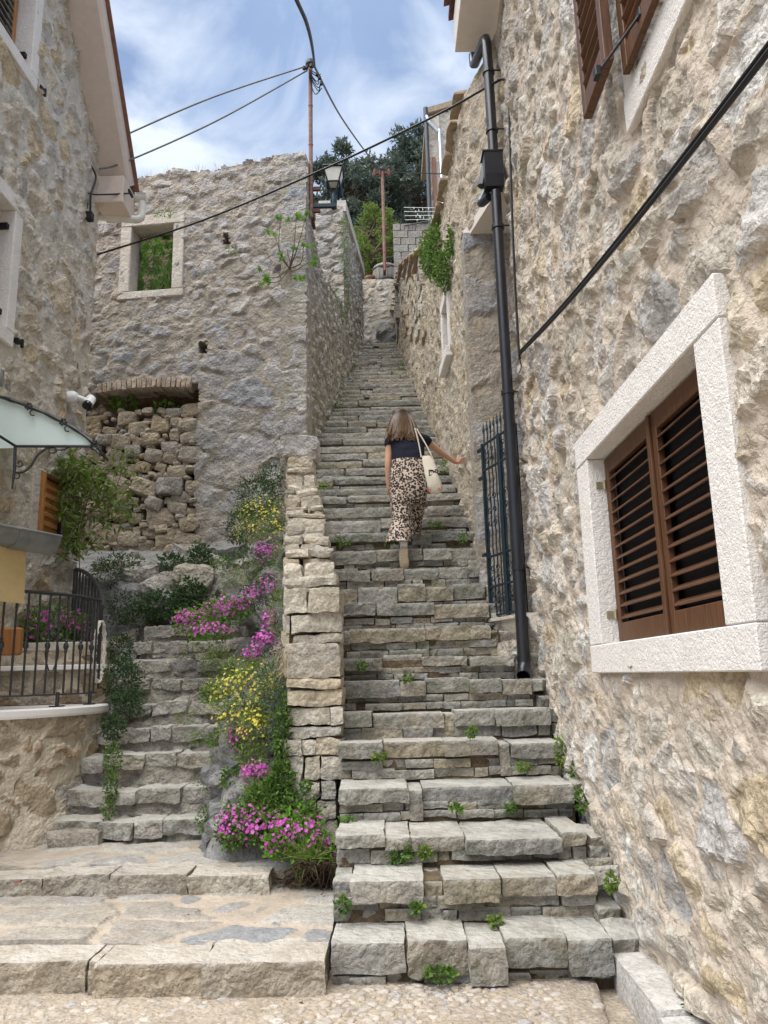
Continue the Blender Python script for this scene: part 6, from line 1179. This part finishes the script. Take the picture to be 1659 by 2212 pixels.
mh, t, b = newmat('brown_hair'); c = ramp(t, attr(t, 'tone'), [(0, (.018, .012, .009)), (.45, (.045, .027, .015)), (1, (.125, .07, .033))]); t.links.new(c, b.inputs['Base Color']); b.inputs['Roughness'].default_value = .42; M['hair'] = mh
per = thing('person', 'person in navy top and leopard print trousers climbing the stairs, hand on wall', 'person', at(872, 1228, Y=8.1))
J = {k: at(u, v, Y=Y) for k, (u, v, Y) in dict(pelvis=(882, 1035, 8.3), spine=(882, 1000, 8.31), chest=(880, 962, 8.34), neckb=(876, 936, 8.38), neck=(872, 922, 8.41), head=(868, 904, 8.43), crown=(867, 889, 8.43),
    shL=(843, 946, 8.36), elL=(838, 1002, 8.34), wrL=(838, 1043, 8.4), haL=(842, 1056, 8.42), shR=(912, 946, 8.36), elR=(946, 973, 8.5), wrR=(985, 1000, 8.68), haR=(995, 996, 8.74),
    hipL=(866, 1050, 8.28), knL=(868, 1125, 8.24), anL=(871, 1182, 8.1), toL=(872, 1224, 8.14), hipR=(898, 1050, 8.32), knR=(903, 1100, 8.62), anR=(895, 1150, 8.62), toR=(895, 1158, 8.78)).items()}
def skinned(name, verts, edges, radii, mat, parent, sub=2, root=0):
    me = bpy.data.meshes.new(name); me.from_pydata([tuple(map(float, q)) for q in verts], edges, []); o = bpy.data.objects.new(name, me); COL.objects.link(o)
    s_ = o.modifiers.new('skin', 'SKIN'); s_.use_smooth_shade = True
    for i, sv in enumerate(me.skin_vertices[0].data): r_ = radii[i]; sv.radius = (r_, r_) if not hasattr(r_, '__len__') else r_; sv.use_root = (i == root)
    o.modifiers.new('sub', 'SUBSURF').levels = sub; o.modifiers['sub'].render_levels = sub
    dg = bpy.context.evaluated_depsgraph_get(); m2_ = bpy.data.meshes.new_from_object(o.evaluated_get(dg)); bpy.data.objects.remove(o); m2_.name = name; m2_.materials.clear(); m2_.materials.append(mat); m2_.polygons.foreach_set('use_smooth', np.ones(len(m2_.polygons), bool)); return ob(name, m2_, parent)
ks = ['pelvis', 'spine', 'chest', 'neckb', 'neck', 'head', 'crown', 'shL', 'elL', 'wrL', 'haL', 'shR', 'elR', 'wrR', 'haR', 'hipL', 'knL', 'anL', 'toL', 'hipR', 'knR', 'anR', 'toR']; rad = dict(pelvis=.1, spine=.11, chest=.12, neckb=.07, neck=.05, head=.085, crown=.06, shL=.052, elL=.041, wrL=.026, haL=.03, shR=.052, elR=.041, wrR=.025, haR=.028, hipL=.065, knL=.045, anL=.035, toL=.025, hipR=.065, knR=.045, anR=.035, toR=.03)
V_ = [J[k] for k in ks]; I_ = {k: i for i, k in enumerate(ks)}; E_ = [(I_[a], I_[b_]) for a, b_ in ('pelvis spine', 'spine chest', 'chest neckb', 'neckb neck', 'neck head', 'head crown', 'chest shL', 'shL elL', 'elL wrL', 'wrL haL', 'chest shR', 'shR elR', 'elR wrR', 'wrR haR', 'pelvis hipL', 'hipL knL', 'knL anL', 'anL toL', 'pelvis hipR', 'hipR knR', 'knR anR', 'anR toR') for a, b_ in [(a, b_)]] if False else [(I_[q.split()[0]], I_[q.split()[1]]) for q in ('pelvis spine', 'spine chest', 'chest neckb', 'neckb neck', 'neck head', 'head crown', 'chest shL', 'shL elL', 'elL wrL', 'wrL haL', 'chest shR', 'shR elR', 'elR wrR', 'wrR haR', 'pelvis hipL', 'hipL knL', 'knL anL', 'anL toL', 'pelvis hipR', 'hipR knR', 'knR anR', 'anR toR')]
RD = [rad[k] for k in ks]
# fingers of the hand on the wall
hd = J['haR']-J['wrR']; hd /= np.linalg.norm(hd); side = np.cross(hd, (0, 0, 1.)); side /= np.linalg.norm(side); tipT = at(1014, 983, Y=8.84)
upw = np.cross(side, hd)
for k, (so_, ln, lift) in enumerate(((.028, .075, .02), (.011, .085, .028), (-.007, .08, .024), (-.024, .062, .012))):
    b0 = J['haR']+hd*.02+upw*so_*.9; d = (tipT-J['haR']); d /= np.linalg.norm(d); q1 = b0+(hd*.55+d*.45)*ln*.5; q2 = q1+(d*.8+np.array((.3, .2, .1)))*ln*.45
    n0 = len(V_); V_ += [b0, q1, q2]; RD += [.0095, .0085, .0065]; E_ += [(I_['haR'], n0), (n0, n0+1), (n0+1, n0+2)]
n0 = len(V_); b0 = J['wrR']+hd*.04+upw*.028; V_ += [b0, b0+upw*.03+hd*.03, b0+upw*.045+hd*.06]; RD += [.011, .0095, .007]; E_ += [(I_['haR'], n0), (n0, n0+1), (n0+1, n0+2)]
hl = J['haL']
for k, so_ in enumerate((-.024, -.008, .008, .024)):
    n0 = len(V_); b0 = hl+np.array((so_, 0, -.02)); V_ += [b0, b0+np.array((.01, .02, -.035)), b0+np.array((.02, .035, -.06))]; RD += [.0095, .0085, .007]; E_ += [(I_['haL'], n0), (n0, n0+1), (n0+1, n0+2)]
n0 = len(V_); b0 = hl+np.array((.03, .01, .0)); V_ += [b0, b0+np.array((.02, .02, -.03))]; RD += [.01, .008]; E_ += [(I_['haL'], n0), (n0, n0+1)]
body = skinned('body', V_, E_, RD, M['skin'], per)
X1, Y1, Z1 = np.array((1., 0, 0)), np.array((0, 1., 0)), np.array((0, 0, 1.))
# face on the far side: nose, ears
m = MB(); hc = J['head']; m.lathe(hc+np.array((0, .085, -.01)), [(.001, .0), (.014, -.03), (.006, .03)], 8); m.build('nose', M['skin'], per)
for sg in (-1, 1): m = MB(); m.lathe(hc+np.array((sg*.078, .01, -.01)), [(.002, -.03), (.014, -.02), (.016, .01), (.004, .03)], 8); m.build('ear', M['skin'], per)
for sg in (-1, 1): m = MB(); m.lathe(hc+np.array((sg*.032, .078, .012)), [(.002, -.008), (.011, 0), (.002, .008)], 8); m.build('eye', M['sock'], per)
# top
def ringpx(u, v, Y, ru, dep, tilt=0.): k = mpp(Y, v); return (at(u, v, Y=Y), np.array((ru*k, 0, tilt*ru*k)), np.array((0, dep, 0)))
R = smooth_rings([ringpx(882, 1001, 8.31, 36, .115), ringpx(882, 988, 8.31, 35, .11), ringpx(881, 970, 8.33, 36, .12), ringpx(879, 954, 8.35, 39, .12), ringpx(878, 943, 8.36, 41, .1), ringpx(877, 936, 8.37, 31, .08), ringpx(876, 931, 8.38, 14, .065)], 4); v_, f_ = loft(R, 28, sq=2.5)
v_ = v_+(fbm(v_, 14, 2, 3)*.006)[:, None]*np.array((.6, 1, .2))+(np.sin(v_[:, 2]*95+fbm(v_, 6, 2, 1)*3)*.003)[:, None]*Y1; m = MB(); m.add(v_, f_); m.build('top', M['navy'], per, True)
for sh_, el_, sg in (('shL', 'elL', -1), ('shR', 'elR', 1)):
    a = J[sh_]; d = J[el_]-a; L_ = np.linalg.norm(d); d /= L_; e1 = np.cross(d, Y1); e1 /= np.linalg.norm(e1); e2 = np.cross(d, e1)
    R = smooth_rings([(a-d*.02-X1*sg*.03, e1*.055, e2*.065), (a+d*.03, e1*.06, e2*.062), (a+d*.085, e1*.058, e2*.06), (a+d*.1, e1*.057, e2*.058)], 3); v_, f_ = loft(R, 16); m = MB(); m.add(v_, f_); m.build('sleeve', M['navy'], per, True)
# wide trousers: seat and two legs in one piece each
R = smooth_rings([ringpx(882, 995, 8.31, 36, .12), ringpx(882, 1010, 8.3, 38, .13), ringpx(882, 1035, 8.29, 42, .15), ringpx(883, 1052, 8.29, 42, .155), ringpx(884, 1066, 8.29, 40, .15), ringpx(885, 1080, 8.29, 33, .13), ringpx(886, 1092, 8.29, 22, .1)], 4); v_, f_ = loft(R, 30, sq=2.4); v_ = v_+(fbm(v_, 9, 2, 8)*.008)[:, None]*Y1
m = MB(); m.add(v_, f_); tr_ = m.build('trousers', M['leo'], per, True)
R = smooth_rings([ringpx(864, 1055, 8.26, 23, .13), ringpx(865, 1080, 8.24, 22.5, .12), ringpx(866, 1105, 8.22, 21.5, .105), ringpx(865, 1130, 8.19, 21, .1), ringpx(863, 1150, 8.16, 24, .115), ringpx(861, 1166, 8.14, 27, .125), ringpx(860, 1172, 8.13, 28, .13)], 5); v_, f_ = loft(R, 30, False, 2.1); v_ = v_+(np.sin(np.arctan2(v_[:, 1]-8.2, v_[:, 0]-J['knL'][0])*7+v_[:, 2]*5)*.007*np.clip((J['hipL'][2]-v_[:, 2])*2, 0, 1.3))[:, None]*Y1+(fbm(v_, 10, 2, 5)*.008)[:, None]*X1; m = MB(); m.add(v_, f_); m.build('trouser_leg', M['leo'], tr_, True)
R = smooth_rings([ringpx(900, 1055, 8.36, 22, .12), ringpx(903, 1080, 8.5, 18, .13), ringpx(902, 1102, 8.6, 15, .12), ringpx(899, 1126, 8.62, 13, .1), ringpx(897, 1146, 8.62, 13, .1), ringpx(896, 1158, 8.62, 14, .1)], 5); v_, f_ = loft(R, 26, False, 2.1); v_ = v_+(fbm(v_, 10, 2, 6)*.01)[:, None]*Y1; m = MB(); m.add(v_, f_); m.build('trouser_leg', M['leo'], tr_, True)
# shoes and socks
k_ = mpp(8.1, 1200)
R = smooth_rings([(at(871, 1168, Y=8.12), X1*8.5*k_, Y1*.036), (at(872, 1178, Y=8.11), X1*8.5*k_, Y1*.035), (at(871, 1190, Y=8.12), X1*8*k_, Y1*.035)], 3); v_, f_ = loft(R, 16); m = MB(); m.add(v_, f_); m.build('sock', M['sock'], per, True)
R = smooth_rings([(at(869, 1184, Y=8.12), X1*7.5*k_, Y1*.035), (at(870, 1196, Y=8.125), X1*8.6*k_, Y1*.04), (at(872, 1212, Y=8.13), X1*9.3*k_, Y1*.037), (at(873, 1223, Y=8.145), X1*8.5*k_, Y1*.028), (at(873, 1228, Y=8.15), X1*5*k_, Y1*.015)], 4); v_, f_ = loft(R, 18); m = MB(); m.add(v_, f_); sh_ = m.build('shoe', M['shoe'], per, True)
R = smooth_rings([(at(873, 1182, Y=8.083), X1*6*k_, Y1*.008), (at(873.5, 1187, Y=8.08), X1*8.4*k_, Y1*.01), (at(873, 1200, Y=8.085), X1*8.3*k_, Y1*.011), (at(874, 1214, Y=8.09), X1*9.6*k_, Y1*.011), (at(873.5, 1224, Y=8.105), X1*9*k_, Y1*.011), (at(873, 1229, Y=8.12), X1*5.5*k_, Y1*.008)], 4); v_, f_ = loft(R, 18, sq=3); m = MB(); m.add(v_, f_); m.build('sole', M['sole'], sh_, True)
for q in (1195, 1201, 1207): m = MB(); m.box(at(864.2, q, Y=8.11), (.006, .05, .009), rotx(.4)); m.build('stripe', M['white'], sh_)
a = J['anR']; zs_ = float(np.interp(8.6, [q[0] for q in STEPS], [q[1] for q in STEPS])); R = smooth_rings([(a+np.array((0, -.06, -.03)), X1*.035, Z1*.035), (a+np.array((0, .02, -.03)), X1*.042, Z1*.045), (a+np.array((0, .12, -.045)), X1*.045, Z1*.03), (a+np.array((0, .18, -.05)), X1*.03, Z1*.02)], 4); v_, f_ = loft(R, 16); m = MB(); m.add(v_, f_); m.build('shoe', M['shoe'], per, True)
# hair: shell of many locks
hr = np.random.default_rng(6); segV = []; segF = []; segT = []; n0 = 0
kk_ = mpp(8.4, 915); hc = at(868, 905, Y=8.42)
R = smooth_rings([(hc+Z1*.105, X1*.015, Y1*.015), (hc+Z1*.098, X1*.05, Y1*.055), (hc+Z1*.06, X1*.088, Y1*.095), (hc, X1*.1, Y1*.1), (hc-Z1*.08-Y1*.05, X1*.115, Y1*.085), (hc-Z1*.16-Y1*.13, X1*.125, Y1*.05), (hc-Z1*.27-Y1*.185, X1*.118, Y1*.02)], 4); v_, f_ = loft(R, 24); m = MB(); m.add(v_, f_); o = m.build('hair', M['hair'], per, True)
ta = o.data.attributes.new('tone', 'FLOAT', 'POINT'); ta.data.foreach_set('value', np.clip((hc[2]+.08-v_[:, 2])/.32, 0, 1).astype(np.float32)*.6)
mm = MB(); tn_ = []
for k in range(260):
    a = hr.uniform(-3.3, .16) if k % 5 else hr.uniform(-3.5, .4); a2 = a; s0 = hc+np.array((.02*math.cos(a), .02*math.sin(a), .104)); ln = hr.uniform(.3, .41); wv = hr.normal()*.012
    p1 = hc+np.array((.1*math.cos(a), .1*math.sin(a)*1.02, .03)); p2 = hc+np.array((.125*math.cos(a)+wv, .07*math.sin(a)-.09, -.09)); p3 = hc+np.array((.145*math.cos(a)+wv*2+hr.normal()*.01, .03*math.sin(a)-.185, .1-ln-.02))
    P_ = catmull([s0, hc+np.array((.075*math.cos(a), .08*math.sin(a), .085)), p1, p2, p3], 4); nP = len(P_); nv = len(mm.v); mm.tube(P_, [.003+.007*math.sin(math.pi*min(1, .15+i/nP*.85)) for i in range(nP)], 5, cap=False); sh0 = hr.uniform(-.12, .15); tn_ += [np.clip((i//5)/nP*.95+sh0, 0, 1) for i in range(len(mm.v)-nv)]
o2 = mm.build('hair_locks', M['hair'], o, True); ta = o2.data.attributes.new('tone', 'FLOAT', 'POINT'); ta.data.foreach_set('value', np.array(tn_, np.float32)); o2['kind'] = 'stuff'
# tote bag
bag = thing('tote_bag', 'cream canvas tote bag hanging from the shoulder of the person', 'bag', at(940, 1060, Y=8.28))
R = smooth_rings([(at(921, 986, Y=8.27), X1*.07, Y1*.03), (at(925, 1003, Y=8.265), X1*.078, Y1*.05), (at(931, 1025, Y=8.26), X1*.084, Y1*.062), (at(937, 1046, Y=8.26), X1*.088, Y1*.06), (at(940, 1058, Y=8.26), X1*.078, Y1*.045), (at(941, 1066, Y=8.26), X1*.05, Y1*.015)], 5); v_, f_ = loft(R, 26, sq=2.8); v_ = v_+(fbm(v_, 8, 3, 2)*.01)[:, None]*np.array((.4, 1, .1)); m = MB(); m.add(v_, f_); m.build('body', M['canvas'], bag, True)
for pts_ in ([(910, 988), (905, 960), (899, 935), (896, 925)], [(932, 984), (921, 962), (908, 940), (900, 926)]):
    m = MB(); P_ = catmull([at(u, v, Y=8.225) for u, v in pts_], 5); m.tube(P_, .008, 6); m.build('strap', M['canvas'], bag, True)
bo = at(925, 1028, Y=8.195); o = text_obj('lettering', 'DRea', .1, M['ink'], bag, lambda q: bo+np.array((q[0]*.9, -.005+q[0]*.12-q[2], q[1]+q[0]*.06)), .004)
for u, v in ((931, 1018), (935, 1016), (938, 1019)): m = MB(); m.box(at(u, v, Y=8.19), (.018, .004, .005), roty(.6)); m.box(at(u, v, Y=8.19), (.005, .0036, .018), roty(.6)); m.build('star', M['ink'], bag)
for u, v in ((929, 1059), (948, 1056)): m = MB(); m.box(at(u, v, Y=8.2), (.022, .006, .03), roty(.5)); m.build('patch', M['redp'], bag)
